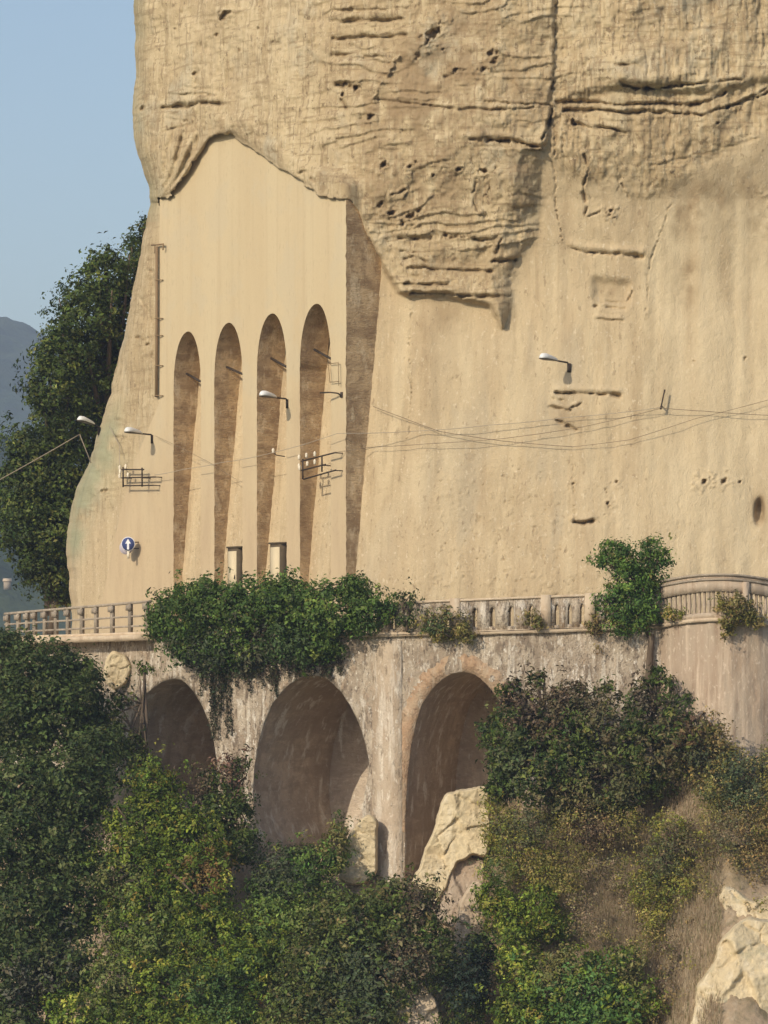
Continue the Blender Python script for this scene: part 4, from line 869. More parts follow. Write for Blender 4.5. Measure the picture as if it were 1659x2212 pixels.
mb = MB(); mb.tube([surf(1436, 842, .25), surf(1433, 855, .28), surf(1429, 874, .3), surf(1427, 884, .3)], [.035, .03, .03, .045], 6); mb.build("rod", M_iron, w3)
mb = MB(); mb.tube([surf(1430, 878, -.2), surf(1430, 878, .32)], .025, 6); mb.build("stay", M_iron, w3)

# tie bars in the tall arches
for i, (u0, v0, u1, v1, word) in enumerate(((403, 807, 433, 824, "first and lowest"), (490, 793, 524, 808, "second"), (586, 774, 618, 792, "third"), (679, 755, 715, 775, "fourth and tallest"))):
    ul = ARCH[i][0]; yj = float(y_plane(ul)) + (u0 - ul) / PX / .79 * .62
    mb = MB(); mb.tube([P(u0, v0, yj - .05), P(u1, v1, float(y_plane(u1)) + .12)], .045, 6)
    tag(mb.build("tie_bar", M_iron, None, True), "dark slanting tie bar inside the %s tall arch from the left" % word, "tie bar", "tie bars in the four tall arches")
# drain pipe at the wall's left edge
pr = thing("drain_pipe", "long brown vertical drain pipe on the left edge of the plastered wall", "pipe", at_wall(344, 858, .1))
mb = MB(); mb.tube([at_wall(344, 533, .12), at_wall(344, 700, .12), at_wall(343, 858, .12)], .06, 10); mb.build("pipe", M_pipe, pr, True)
mb = MB(); mb.tube([at_wall(334, 530, .15), at_wall(360, 528, .15)], .035, 6); mb.tube([at_wall(360, 528, .15), at_wall(359, 541, .15)], .03, 6); mb.tube([at_wall(341, 530, .14), at_wall(341, 548, .14)], .03, 6); mb.build("top_bracket", M_pipe, pr)
for v in (605, 688, 725, 790, 855): mb = MB(); mb.tube([at_wall(338, v, .05), at_wall(344, v, .2), at_wall(354, v, .04)], .022, 6); mb.build("clamp", M_pipe, pr)
# sign
sy = float(y_plane(277)) - .9; sc_ = Vector(P(276.7, 1175, sy)); fs = (D + sy) / D; R = 15.2 / PX * fs
sg = thing("road_sign", "round blue road sign with a white upward arrow before the wall's lower left", "road sign", sc_ - Vector((0, 0, R)))
SN = Vector((-.25, -.968, 0)); SX = Vector((.968, -.25, 0)); UPV = Vector((0, 0, 1))
def disc(r, d, m, name, off=(0, 0), thick=.02):
    c = sc_ + SX * off[0] + UPV * off[1] + SN * d; n = 36; V = []
    for k in range(n): a = 2 * math.pi * k / n; V.append(c + (SX * math.cos(a) + UPV * math.sin(a)) * r)
    V += [p - SN * thick for p in V[:n]]; V += [c, c - SN * thick]
    mb = MB(); mb.add(V, [[k, (k + 1) % n, (k + 1) % n + n, k + n] for k in range(n)], [[k, (k + 1) % n, 2 * n] for k in range(n)] + [[k + n, (k + 1) % n + n, 2 * n + 1] for k in range(n)]); return mb.build(name, m, sg)
disc(R * 1.02, 0, M_signwhite, "white_rim"); disc(R * .93, .006, M_blue, "blue_disc", thick=.004)
mb = MB(); a = [(-.15, -.78), (.15, -.78), (.15, .05), (.42, .05), (0, .74), (-.42, .05), (-.15, .05)]
V = [sc_ + SX * (x * R) + UPV * (y * R) + SN * .012 for x, y in a]; mb.add(V, [[0, 1, 2, 6]], [[5, 3, 4]]); mb.build("arrow", M_signwhite, sg)
mb = MB(); mb.box(sc_ - UPV * (R * 1.5) - SN * .03, SX * .045, SN * .02, UPV * (R * .55)); mb.build("small_plate", M_ins, sg)
mb = MB(); mb.tube([sc_ - SN * .05 + UPV * .2, sc_ - SN * .05 - UPV * 3.2], .03, 8); pz = mb
lv = sc_ - SN * .04
mb = MB(); mb.tube([lv + UPV * .08, lv + UPV * .08 - FN * .95], .022, 6); mb.tube([lv - UPV * .16, lv - UPV * .16 - FN * .95], .022, 6); mb.build("wall_arm", M_iron, sg)
disc(R * 1.0, -.12, M_lav, "lavender_backing_disc", off=(-.12, -.13))  # lavender disc set behind and lower left of the blue one
# two service cabinets set in the arches
def cabinet(u0, u1, v0, v1, label, seedoff):
    tb = float(t_rec(1230)); yc = float(y_plane((u0 + u1) / 2)) + .25
    c0 = Vector(P(u0, v1, yc)); c1 = Vector(P(u1, v1, yc)); w = (u1 - u0) / PX / math.cos(TH) * .98; h = (v1 - v0) / PX * (D + yc) / D
    cc = (c0 + c1) / 2; root = thing("service_cabinet", label, "cabinet", cc, "cream service cabinets at the foot of the arches")
    dp = .2; ctr = cc + UPV * (h / 2) - FN * .02
    mb = MB(); mb.box(ctr, FA * (w / 2), FN * dp, UPV * (h / 2)); mb.build("body", M_doordark, root)
    mb = MB(); mb.box(ctr + FN * (dp + .012) - UPV * .04 - FA * .02, FA * (w / 2 - .07), FN * .012, UPV * (h / 2 - .08)); mb.build("door", M_door, root)
    mb = MB(); mb.box(ctr + UPV * (h / 2 + .03), FA * (w / 2 + .05), FN * (dp + .04), UPV * .03); mb.build("hood", M_doordark, root)
    mb = MB(); mb.tube([ctr + FN * (dp + .03) + FA * (w / 2 - .16), ctr + FN * (dp + .07) + FA * (w / 2 - .16) - UPV * .16], .02, 6); mb.build("handle", M_iron, root)
cabinet(499, 524, 1184, 1300, "cream service cabinet with dark edge in the second arch, the lower one", 0)
cabinet(591, 617, 1175, 1300, "cream service cabinet with dark edge in the third arch, the higher one", 1)

# cables
def sag(pts, n=10, s=.12):
    out = []
    for a, b in zip(pts[:-1], pts[1:]):
        for k in range(n):
            t = k / n; p = a.lerp(b, t); p.z -= s * 4 * t * (1 - t) * (b - a).length / 8; out.append(p)
    out.append(pts[-1]); return out
def cable(label, pts, m=M_cable, r=.014, s=.12):
    mb = MB(); mb.tube(sag([Vector(p) for p in pts], 8, s), r * .82, 5); tag(mb.build("cable", m, None, True), label, "cable", "cables strung along the cliff and wall")
cable("pale cable slanting down left from the white lamp to the picture's left edge", [P(-60, 1068, 10), P(172, 938, 12.8)], r=.024, s=.05)
cable("pale cable dropping from the knob under the white lamp to the cliff edge", [P(172, 938, 12.8), P(184, 968, 12.9), P(197, 1000, 13.2)], r=.026, s=0)
cable("short pale cable running down to the square insulator rack", [surf(236, 920, .15), surf(258, 962, .2), at_wall(278, 1010, .42)], r=.018, s=.05)
cable("pale cable from the square rack across the arches and the cliff to the hook", [at_wall(352, 1027, .4), at_wall(420, 1014, .45), at_wall(500, 1000, .45), at_wall(610, 979, .45), at_wall(748, 937, .4), surf(900, 931, .35), surf(1060, 918, .35), surf(1220, 902, .35), surf(1428, 880, .33)], s=.08)
cable("dim cable running from the cream lamp down across the first arch", [at_wall(345, 942, .2), at_wall(400, 965, .3), at_wall(462, 998, .25), at_wall(520, 1036, .2)], M_dkcable, .009, .03)
cable("dark sagging cable on the cliff starting beside the wall's brick end", [surf(806, 878, .25), surf(870, 902, .25), surf(950, 932, .25), surf(1080, 952, .25), surf(1237, 965, .25)], M_dkcable, .014, .04)
cable("lower cable from the tilted rack rising across the cliff to the hook", [at_wall(742, 978, .4), surf(800, 966, .35), surf(930, 958, .35), surf(1090, 947, .35), surf(1260, 922, .35), surf(1428, 882, .33)], M_dkcable, .012, .05)
cable("dark cable from the hook on to the picture's right edge", [surf(1428, 881, .33), surf(1520, 888, .3), surf(1659, 897, .3), surf(1800, 900, .3)], M_dkcable, .014, .05)
cable("dim cable rising across the cliff below the hook to the right edge", [surf(1237, 965, .25), surf(1360, 950, .3), surf(1500, 905, .3), surf(1659, 864, .3), surf(1800, 835, .3)], M_dkcable, .011, .04)

# ------------------------------------------------------------------ vegetation
def leaf_cloud(centers, csize, per, leaf, cols, r, flat=0.35, droop=0.0, aspect=.5, outd=None):
    """centers (N,3), colours per cluster -> leaf mesh arrays"""
    N = len(centers); n = N * per
    c = np.repeat(centers, per, 0); cs = np.repeat(csize, per)
    off = r.normal(size=(n, 3)) * .55; off *= cs[:, None]; off[:, 2] *= .8
    if droop: off[:, 2] -= droop * r.random(n) ** 2
    pos = c + off
    # facing: outward from the cluster + up + random
    nr = off / (np.linalg.norm(off, axis=1, keepdims=True) + 1e-6) * .7 + r.normal(size=(n, 3)) * .7 + np.array([0, -.1, flat])
    if outd is not None: nr = nr * .75 + np.repeat(outd, per, 0) * .75
    nr /= np.linalg.norm(nr, axis=1, keepdims=True)
    a = r.normal(size=(n, 3)); a -= (a * nr).sum(1, keepdims=True) * nr; a /= np.linalg.norm(a, axis=1, keepdims=True); b = np.cross(nr, a)
    L = leaf * (.4 + 1.1 * r.random(n) ** 1.4); W = L * aspect * (.8 + .4 * r.random(n))
    bend = nr * (L * .18)[:, None]
    v0 = pos - a * L[:, None] * .5; v2 = pos + a * L[:, None] * .5; v1 = pos - b * W[:, None] * .5 + bend; v3 = pos + b * W[:, None] * .5 + bend
    V = np.stack([v0, v1, v2, v3], 1).reshape(-1, 3); Q = np.arange(n * 4).reshape(-1, 4)
    T = np.concatenate([Q[:, [0, 1, 2]], Q[:, [0, 2, 3]]])
    C = np.repeat(cols, per, 0) * (1 + .22 * r.normal(size=(n, 1))); C = C * (1 + .07 * r.normal(size=(n, 3))); C = np.clip(C, .004, .6)
    return V, T, np.repeat(C, 4, 0)
def gapn(p, s, k):
    return np.sin(p[:, 0] * s + k) * np.sin(p[:, 1] * s * 1.1 + 2 * k) * np.sin(p[:, 2] * s * .95 + 3 * k) + .5 * np.sin(p[:, 0] * s * 2.3 + 5 * k) * np.sin(p[:, 2] * s * 2.1 + k)
PAL = {
 'dark': [((.060, .086, .026), 3), ((.090, .120, .034), 2), ((.036, .056, .020), 3), ((.14, .155, .05), .8)],
 'teal': [((.056, .080, .030), 3), ((.080, .108, .042), 2), ((.036, .055, .024), 2), ((.13, .145, .07), .8)],
 'ivy': [((.115, .165, .030), 3), ((.19, .235, .042), 2.2), ((.060, .095, .022), 2.4), ((.29, .30, .07), .9), ((.22, .16, .05), .3)],
 'bright': [((.078, .130, .036), 3), ((.115, .175, .048), 2), ((.048, .085, .026), 2.6), ((.19, .23, .07), .5)],
 'olive': [((.20, .18, .065), 3), ((.27, .225, .095), 2), ((.13, .13, .05), 2), ((.36, .28, .15), 1.6)],
 'yellow': [((.22, .22, .055), 3), ((.30, .27, .075), 1.5), ((.14, .16, .045), 2), ((.36, .29, .14), 1.4)],
 'brown': [((.27, .20, .11), 3), ((.19, .145, .075), 2), ((.13, .125, .048), 2), ((.32, .23, .12), 1)],
 'darkbrown': [((.085, .105, .036), 3), ((.105, .105, .048), 1.2), ((.052, .070, .026), 2), ((.18, .155, .085), .6), ((.11, .15, .045), 2)],
 'fresh': [((.085, .150, .040), 3), ((.12, .185, .048), 1.5), ((.052, .10, .034), 2.5), ((.16, .165, .055), .6)],
}
LEAF_K, PER_K = 1.22, .70          # leaf size and leaves per sprig
def plant(name, cat, label, lobes, dens, per, leaf, pal, seed, csz=.28, trunk=None, gap=.35, group=None, flat=.35, stems=True, droop=0.0, crown="crown", hollow=.55, tint=None, loose=False):
    """lobes: (u, v, ru, rv, y, ry metres). dens: clusters per square metre of lobe outline"""
    r = np.random.default_rng(seed); rd = random.Random(seed)
    cen = []; lob = []; ods = []
    for (u, v, ru, rv, y, ry) in lobes:
        c = np.array(P(u, v, y)); f = (D + y) / D / PX; R_ = np.array([ru * f, ry, rv * f])
        n = int(dens * math.pi * ((R_[0] * R_[2]) + .6 * (R_[0] * R_[1] + R_[1] * R_[2])) )
        d = r.normal(size=(n, 3)); d /= np.linalg.norm(d, axis=1, keepdims=True)
        rad = hollow + (1 - hollow) * r.random(n) ** .55
        k = rd.uniform(0, 6)
        bump_ = 1 + .16 * np.sin(d[:, 0] * 5 + k) * np.sin(d[:, 2] * 5 + 2 * k) + .12 * np.sin(d[:, 0] * 11 + 3 * k) * np.sin(d[:, 2] * 10 + k)
        pc = c + d * R_ * bump_[:, None]; gg = gapn(pc, 6.2, seed * .3 + 1) + .6 * gapn(pc, 12.0, seed * .5)
        rad = np.where(gg < .04, np.minimum(rad, .55 + .22 * r.random(n)), rad * (1 + .12 * np.clip(gg, 0, 1)))
        cen.append(c + d * R_ * (rad * bump_)[:, None]); lob.append((c, R_)); ods.append(d)
    cen = np.concatenate(cen); od = np.concatenate(ods); g = gapn(cen, 3.4, seed * .7); keep = g > -gap * 1.4; cen = cen[keep]; od = od[keep] + .35 * r.normal(size=(int(keep.sum()), 3))
    p = PAL[pal]; w = np.array([q[1] for q in p]); cl = np.array([q[0] for q in p])
    pick = r.choice(len(p), size=len(cen), p=w / w.sum()); cc = cl[pick]
    # patches of a shared hue
    hue = np.clip(.5 + .5 * gapn(cen, 1.3, seed + 2.0), 0, 1)[:, None]
    cc = cc * (.80 + .66 * hue) * np.array([1.06, 1.06, .78])
    if tint is not None:
        for (tu, tv, tr, tc) in tint:
            uu = cen[:, 0] * D / (D + cen[:, 1]) * PX + UC; vv = VH - (cen[:, 2] - ZC) * D / (D + cen[:, 1]) * PX
            m = np.exp(-((uu - tu) ** 2 + (vv - tv) ** 2) / tr ** 2) > r.random(len(cen)); cc[m] = np.array(tc) * 1.75
    spray = r.random(len(cen)) < .07                     # stray sprigs that break the outline
    cen[spray] += (od[spray] + np.array([0, 0, .35])) * csz * (.8 + 1.3 * r.random((int(spray.sum()), 1)))
    V, T, C = leaf_cloud(cen, np.full(len(cen), csz) * (.55 + .9 * r.random(len(cen)) ** 1.5), max(6, int(per * (PER_K if not loose else .75))), leaf * (LEAF_K if not loose else .85), cc, r, flat, droop, .5, od)
    if trunk is None:
        l0 = max(lob, key=lambda q: q[1][0] * q[1][2]); base = Vector(l0[0]) - Vector((0, 0, l0[1][2] * .95))
    else: base = Vector(P(*trunk))
    root = thing(name, label, cat, base, group)
    me = mesh_np(crown, V, None, T); set_col(me, C); link(crown, me, M_leaf, root)
    if stems:
        mb = MB(); top = max(lob, key=lambda q: q[0][2]); H_ = Vector(top[0])
        r0 = .035 + .018 * (H_ - base).length if trunk is None else .05 + .025 * (H_ - base).length
        mid = base.lerp(H_, .5) + Vector((rd.uniform(-.2, .2), rd.uniform(-.2, .2), 0))
        mb.tube([base, base.lerp(mid, .5), mid, H_], [r0, r0 * .85, r0 * .65, r0 * .2], 8)
        for (c, R_) in lob:
            for q in range(4):
                e = Vector(c) + Vector((rd.uniform(-.75, .75) * R_[0], rd.uniform(-.6, .6) * R_[1], rd.uniform(-.2, .8) * R_[2])); s0 = base.lerp(H_, rd.uniform(.25, .75))
                m_ = s0.lerp(e, .5) + Vector((0, 0, .15 * R_[2])); mb.tube([s0, m_, e], [r0 * .45, r0 * .28, r0 * .08], 6)
        mb.build("trunk" if "tree" in name else "stems", M_bark, root, True)
    return root

T1 = 21.0
plant("tree", "tree", "tall dark green tree behind the cliff's left edge, with the highest crown", [(232, 600, 70, 62, T1 + 1, 1.3), (185, 690, 85, 80, T1, 1.6), (262, 690, 60, 110, T1 + 2, 1.5), (140, 770, 72, 62, T1, 1.4), (215, 800, 75, 90, T1 + 1.5, 1.6)], 24, 24, .15, 'dark', 301, .30, (225, 1330, T1 + 1.5), .42)
plant("tree", "tree", "slim dark tree top peeping out between the tall tree and the cliff", [(298, 548, 26, 56, T1 + 3.5, 1.0), (314, 492, 10, 26, T1 + 3.2, .4)], 30, 24, .12, 'dark', 302, .2, (330, 1330, T1 + 4), .3)
plant("tree", "tree", "broad dark tree in the middle of the left slope behind the cable", [(120, 850, 70, 75, T1 - .5, 1.5), (165, 930, 80, 80, T1 + .5, 1.5), (75, 970, 70, 60, T1 - 1, 1.4), (110, 1040, 110, 80, T1 - .5, 1.7), (30, 1050, 50, 60, T1 - 1, 1.2)], 24, 24, .15, 'dark', 303, .3, (110, 1330, T1), .4)
plant("tree", "tree", "lower dark tree beside the railing at the far left, with patches of sky below", [(100, 1150, 90, 80, T1 - 1.5, 1.6), (40, 1130, 60, 65, T1 - 2, 1.2), (120, 1240, 40, 75, T1 - 1.5, 1.0), (75, 1220, 35, 55, T1 - 1.8, .9), (140, 1100, 40, 120, T1 - .5, 1.2)], 24, 24, .15, 'dark', 304, .3, (110, 1370, T1 - 1.5), .42)
plant("shrub", "shrub", "small reddish brown shrub between the lower dark tree and the cliff foot", [(146, 1235, 12, 80, 20.5, .5), (140, 1290, 20, 30, 20.5, .5)], 36, 20, .10, 'brown', 305, .18, None, .3, crown="foliage")

yv = lambda u: float(y_via(u))
plant("ivy", "ivy", "big rounded green ivy draped over the viaduct parapet above the left and middle arches",
      [(380, 1330, 60, 65, yv(380) - .5, .8), (450, 1315, 75, 62, yv(450) - .7, .9), (540, 1315, 80, 62, yv(540) - .7, .9), (630, 1315, 80, 65, yv(630) - .7, .9), (720, 1320, 75, 66, yv(720) - .7, .9), (790, 1320, 45, 55, yv(790) - .6, .7), (770, 1270, 32, 28, yv(770) - .4, .5),
       (600, 1268, 40, 22, yv(600) - .4, .5), (450, 1275, 40, 22, yv(450) - .4, .5), (420, 1400, 60, 45, yv(420) - .5, .5), (520, 1400, 90, 50, yv(520) - .5, .6), (640, 1390, 80, 45, yv(640) - .5, .6), (470, 1425, 50, 34, yv(470) - .3, .35), (560, 1420, 50, 30, yv(560) - .3, .3), (690, 1390, 60, 40, yv(690) - .5, .5), (340, 1345, 24, 40, yv(340) - .4, .4)],
      40, 26, .115, 'bright', 310, .24, (560, 1395, yv(560) - .3), .6, crown="foliage", tint=[(430, 1450, 70, (.045, .058, .028)), (560, 1445, 60, (.06, .062, .035)), (620, 1400, 50, (.045, .07, .025))])
def strands(name, label, items, seed, col, cat="ivy"):
    r = np.random.default_rng(seed); V = []; C = []; T = []
    cen = []
    mb = MB()
    for (u, v0, v1, off) in items:
        y = float(y_via(u)) - off; n = max(4, int((v1 - v0) / 3.0)); us = u + 4 * np.cumsum(r.normal(size=n)) * .25
        pts = [Vector(P(float(us[k]), v0 + (v1 - v0) * k / (n - 1), y + .03 * r.normal())) for k in range(n)]; mb.tube(pts, .012, 4)
        cen += [tuple(p) for p in pts]
    cen = np.array(cen); cols = np.array(col)[r.integers(0, len(col), len(cen))]
    V, T, C = leaf_cloud(cen, np.full(len(cen), .10), 7, .085, cols, r)
    root = thing(name, label, cat, cen[0]); me = mesh_np("leaves", V, None, T); set_col(me, C); link("leaves", me, M_leaf, root); mb.build("stems", M_bark, root)
rs = random.Random(5)
strands("hanging_ivy", "thin ivy stems hanging down the masonry between the left and middle arches", [(rs.uniform(430, 600), rs.uniform(1425, 1445), rs.uniform(1458, 1505), .15) for _ in range(26)] + [(rs.uniform(455, 500), 1450, rs.uniform(1520, 1600), .15) for _ in range(9)], 320, [(.05, .058, .03), (.08, .065, .04), (.04, .06, .025)])
strands("hanging_ivy", "dry ivy fringe hanging above the crown of the middle arch", [(rs.uniform(600, 735), rs.uniform(1405, 1425), rs.uniform(1435, 1468), .15) for _ in range(34)], 321, [(.09, .075, .045), (.05, .065, .028), (.13, .105, .07)])

# plants on the parapet and ledges
def small(label, lobes, pal, seed, dens=46, per=18, leaf=.085, csz=.15, **k): return plant("shrub", "shrub", label, lobes, dens, per, leaf, pal, seed, csz, None, .4, "small plants growing on the parapet", crown="foliage", **k)
small("narrow upright plant on the parapet just right of the big ivy", [(846, 1305, 12, 28, yv(846) - .3, .25), (838, 1330, 16, 24, yv(838) - .4, .25)], 'fresh', 330)
small("twin topped bluish green plant on the parapet above the pilaster", [(884, 1300, 16, 26, yv(884) - .3, .25), (878, 1335, 20, 30, yv(878) - .45, .3), (868, 1290, 8, 14, yv(868) - .3, .2)], 'teal', 331)
small("wide brownish green grassy plant hanging over the parapet above the right arch", [(925, 1345, 28, 30, yv(925) - .5, .3), (975, 1345, 38, 34, yv(975) - .5, .35), (1005, 1365, 28, 26, yv(1005) - .5, .3), (950, 1368, 26, 22, yv(950) - .5, .3)], 'olive', 332, tint=[(930, 1345, 30, (.06, .085, .03))])
small("small olive plant covering a parapet opening in the middle of the pierced parapet", [(1150, 1335, 20, 20, yv(1150) - .4, .25), (1160, 1348, 16, 12, yv(1160) - .4, .2)], 'olive', 333)
small("thin brown plant hanging below the parapet left of the green parapet tree", [(1283, 1350, 18, 24, yv(1283) - .35, .25), (1293, 1380, 8, 34, yv(1293) - .25, .15)], 'brown', 334)
small("low yellowish green tuft on the bastion ledge beside the green parapet tree", [(1455, 1330, 30, 14, -9.2, .3), (1440, 1322, 16, 12, -9.0, .25)], 'yellow', 335)
small("round olive bush rooted on the bastion balustrade at the right", [(1600, 1312, 34, 34, -10.5, .45), (1632, 1335, 26, 20, -10.4, .35), (1575, 1340, 26, 20, -10.4, .3), (1560, 1300, 14, 26, -10.4, .25), (1575, 1360, 18, 18, -10.4, .25)], 'olive', 336, 46, 20, .09, .16)
plant("small_tree", "tree", "fresh green young tree growing out of the parapet between viaduct and bastion",
      [(1330, 1195, 38, 30, -8.0, .55), (1405, 1185, 26, 24, -8.1, .4), (1432, 1205, 22, 26, -8.2, .4), (1370, 1215, 60, 34, -8.1, .7), (1295, 1210, 22, 16, -8, .35), (1360, 1255, 52, 45, -8.2, .7), (1350, 1300, 62, 45, -8.3, .75), (1395, 1320, 36, 42, -8.5, .55), (1345, 1350, 42, 26, -8.3, .5), (1405, 1250, 30, 40, -8.2, .5)],
      40, 22, .095, 'fresh', 337, .2, (1402, 1420, -7.8), .5)
# the dark stem running down the wall below that tree
mb = MB(); mb.tube([P(1408, 1370, -8.3), P(1405, 1405, -8.2), P(1403, 1440, -8.25), P(1400, 1490, -8.3)], [.09, .11, .12, .14], 8); tag(mb.build("creeper_stem", M_bark, None, True), "thick dark creeper stem on the wall under the fresh green parapet tree", "stem")

# right hand slope
g = yg
plant("shrub", "shrub", "large dark green spreading shrub tree across the right viaduct arch", [(1112, 1570, 70, 84, -9.6, 1.2), (1200, 1580, 110, 100, -9.9, 1.4), (1310, 1575, 100, 85, -10.2, 1.4), (1180, 1670, 120, 85, -10.6, 1.4), (1300, 1680, 130, 80, -10.8, 1.4), (1120, 1500, 42, 40, -9.2, .7), (1230, 1512, 50, 40, -9.4, .8), (1300, 1500, 26, 26, -9.4, .5), (1165, 1470, 18, 22, -9.2, .35), (1100, 1640, 55, 70, -10.2, .9), (1058, 1600, 18, 40, -9.4, .4), (1068, 1700, 30, 24, -10.2, .5), (1240, 1745, 60, 30, -11.3, .7), (1345, 1735, 50, 34, -11.4, .7), (1390, 1690, 40, 40, -11.2, .7)],
      24, 26, .125, 'dark', 340, .25, (1200, 1790, -9.8), .16, crown="foliage", tint=[(1330, 1690, 70, (.075, .075, .03)), (1130, 1650, 50, (.065, .08, .032)), (1230, 1740, 60, (.10, .09, .04)), (1350, 1600, 40, (.085, .07, .035)), (1180, 1520, 60, (.085, .065, .035)), (1120, 1530, 40, (.075, .055, .035)), (1290, 1540, 50, (.08, .07, .035)), (1240, 1480, 40, (.09, .07, .04))])
plant("shrub", "shrub", "dark shrub with pointed tips below the young parapet tree", [(1405, 1555, 76, 60, -10.4, 1.2), (1400, 1495, 26, 36, -10, .45), (1420, 1452, 14, 26, -9.9, .25), (1446, 1490, 14, 38, -10.1, .3), (1375, 1510, 22, 24, -10, .35), (1470, 1580, 70, 60, -11, 1.1), (1420, 1620, 100, 80, -11.2, 1.3)],
      24, 26, .12, 'dark', 341, .24, (1420, 1720, -10), .18, crown="foliage", tint=[(1440, 1630, 60, (.09, .08, .035)), (1500, 1610, 40, (.12, .08, .04)), (1400, 1520, 50, (.08, .065, .04)), (1520, 1570, 40, (.10, .065, .04))])
plant("shrub", "shrub", "reddish brown drying shrub at the foot of the bastion wall", [(1530, 1590, 40, 40, -11.6, .7), (1510, 1640, 45, 40, -11.8, .7), (1570, 1625, 30, 25, -11.5, .5)], 34, 22, .10, 'brown', 342, .22, None, .4, crown="foliage", tint=[(1510, 1640, 40, (.055, .06, .03))])
plant("shrub", "shrub", "hazy olive green bush at the right edge under the bastion wall", [(1600, 1670, 80, 60, -12, 1.0), (1680, 1650, 60, 50, -12, .9), (1550, 1700, 60, 50, -12.4, .9), (1640, 1720, 80, 50, -12.8, .9)], 34, 24, .11, 'olive', 343, .25, None, .3, crown="foliage", loose=True, tint=[(1600, 1690, 70, (.06, .075, .035))])
plant("shrub", "shrub", "wide dry brown bush at the right edge above the sandstone outcrop", [(1600, 1800, 80, 60, -13.2, .9), (1680, 1790, 60, 70, -13.2, .9), (1560, 1850, 50, 50, -13.6, .8), (1640, 1870, 70, 45, -13.8, .8)], 34, 22, .11, 'brown', 344, .24, None, .3, crown="foliage", loose=True, tint=[(1560, 1800, 60, (.10, .09, .045))])
plant("shrub", "shrub", "yellow green bush beside the large pale pointed slab", [(1085, 1790, 55, 60, -10.2, .8), (1080, 1880, 50, 60, -10.8, .8), (1140, 1850, 60, 60, -11.2, .9), (1150, 1780, 70, 45, -10.9, .8), (1180, 1900, 50, 50, -11.8, .8), (1062, 1740, 24, 30, -9.4, .4)], 32, 24, .105, 'yellow', 345, .22, None, .4, crown="foliage", loose=True, tint=[(1150, 1780, 50, (.075, .08, .035)), (1070, 1890, 40, (.07, .095, .03))])
plant("shrub", "shrub", "brownish olive bush in the middle of the dry slope below the dark shrub", [(1270, 1780, 80, 50, -11.6, .9), (1240, 1840, 60, 45, -12, .8), (1340, 1790, 60, 45, -12, .8), (1220, 1900, 45, 40, -12.4, .7)], 32, 22, .10, 'olive', 346, .22, None, .35, crown="foliage", loose=True, tint=[(1280, 1800, 50, (.12, .085, .05))])
plant("shrub", "shrub", "olive bush with dark gap on the dry slope left of the sandstone outcrop", [(1430, 1860, 60, 55, -13, .9), (1400, 1920, 50, 50, -13.4, .8), (1470, 1920, 50, 55, -13.6, .8), (1450, 1790, 50, 40, -12.6, .7), (1500, 1830, 45, 45, -13.2, .7), (1420, 1990, 40, 40, -14, .6)], 32, 24, .105, 'yellow', 347, .22, None, .4, crown="foliage", loose=True, tint=[(1490, 1830, 45, (.10, .08, .04)), (1440, 1860, 50, (.08, .085, .035))])
plant("shrub", "shrub", "green mixed bush between the cream boulder and the dry grass strip", [(1090, 1970, 60, 50, -12.2, .9), (1160, 1960, 55, 50, -12.6, .8), (1120, 2030, 60, 45, -13, .8), (1190, 2000, 45, 40, -13, .7), (1060, 1940, 35, 40, -11.2, .6)], 32, 24, .105, 'ivy', 348, .22, None, .4, crown="foliage")
plant("shrub", "shrub", "bright green leafy bush along the bottom edge right of centre", [(1180, 2140, 80, 70, -15.4, 1.1), (1270, 2150, 90, 65, -15.6, 1.1), (1120, 2180, 60, 60, -15.4, .9), (1360, 2170, 70, 60, -15.8, 1.0), (1230, 2230, 120, 60, -16.4, 1.0), (1240, 2080, 60, 40, -14.6, .8), (1340, 2090, 50, 45, -15, .8), (1130, 2080, 50, 40, -14.4, .7)], 30, 26, .12, 'ivy', 349, .25, None, .42, crown="foliage", tint=[(1270, 2160, 90, (.065, .12, .03)), (1380, 2100, 50, (.12, .115, .04)), (1200, 2080, 50, (.12, .115, .04))])
plant("shrub", "shrub", "grey brown thorny bush beside the sandstone outcrop at the bottom edge", [(1450, 2080, 40, 60, -15, .7), (1440, 2160, 40, 60, -15.6, .7), (1420, 2230, 50, 50, -16, .8), (1490, 2010, 35, 40, -14.3, .5)], 30, 20, .10, 'brown', 350, .22, None, .3, crown="foliage", loose=True, tint=[(1450, 2100, 60, (.13, .10, .065))])

plant("shrub", "shrub", "low brownish scrub in the middle of the dry grass strip", [(1290, 1880, 50, 26, -13.1, .5), (1340, 1860, 40, 24, -12.9, .5), (1250, 1950, 44, 26, -13.6, .5), (1300, 2010, 50, 28, -14.2, .5), (1350, 1960, 26, 20, -13.8, .4), (1380, 2050, 36, 26, -14.8, .5), (1400, 2010, 30, 30, -14.3, .5), (1350, 1905, 40, 30, -13.3, .5), (1260, 1990, 40, 30, -13.9, .5), (1545, 1770, 50, 40, -12.9, .6), (1510, 1900, 36, 40, -13.9, .5), (1540, 1930, 26, 20, -14.3, .4)], 26, 20, .09, 'olive', 371, .22, None, .5, crown="foliage", stems=False, loose=True, tint=[(1300, 1950, 90, (.17, .13, .08))])
plant("shrub", "shrub", "yellowish scrub growing over the upper edge of the sandstone outcrop", [(1500, 2090, 26, 40, -15.4, .5), (1530, 2010, 30, 26, -14.8, .5), (1560, 1965, 40, 18, -14.6, .4), (1640, 1960, 46, 16, -14.9, .35), (1480, 2170, 24, 40, -15.9, .5), (1590, 2060, 14, 12, -16.3, .2)], 24, 20, .09, 'yellow', 372, .2, None, .5, crown="foliage", stems=False, loose=True, tint=[(1560, 1970, 70, (.15, .12, .07))])
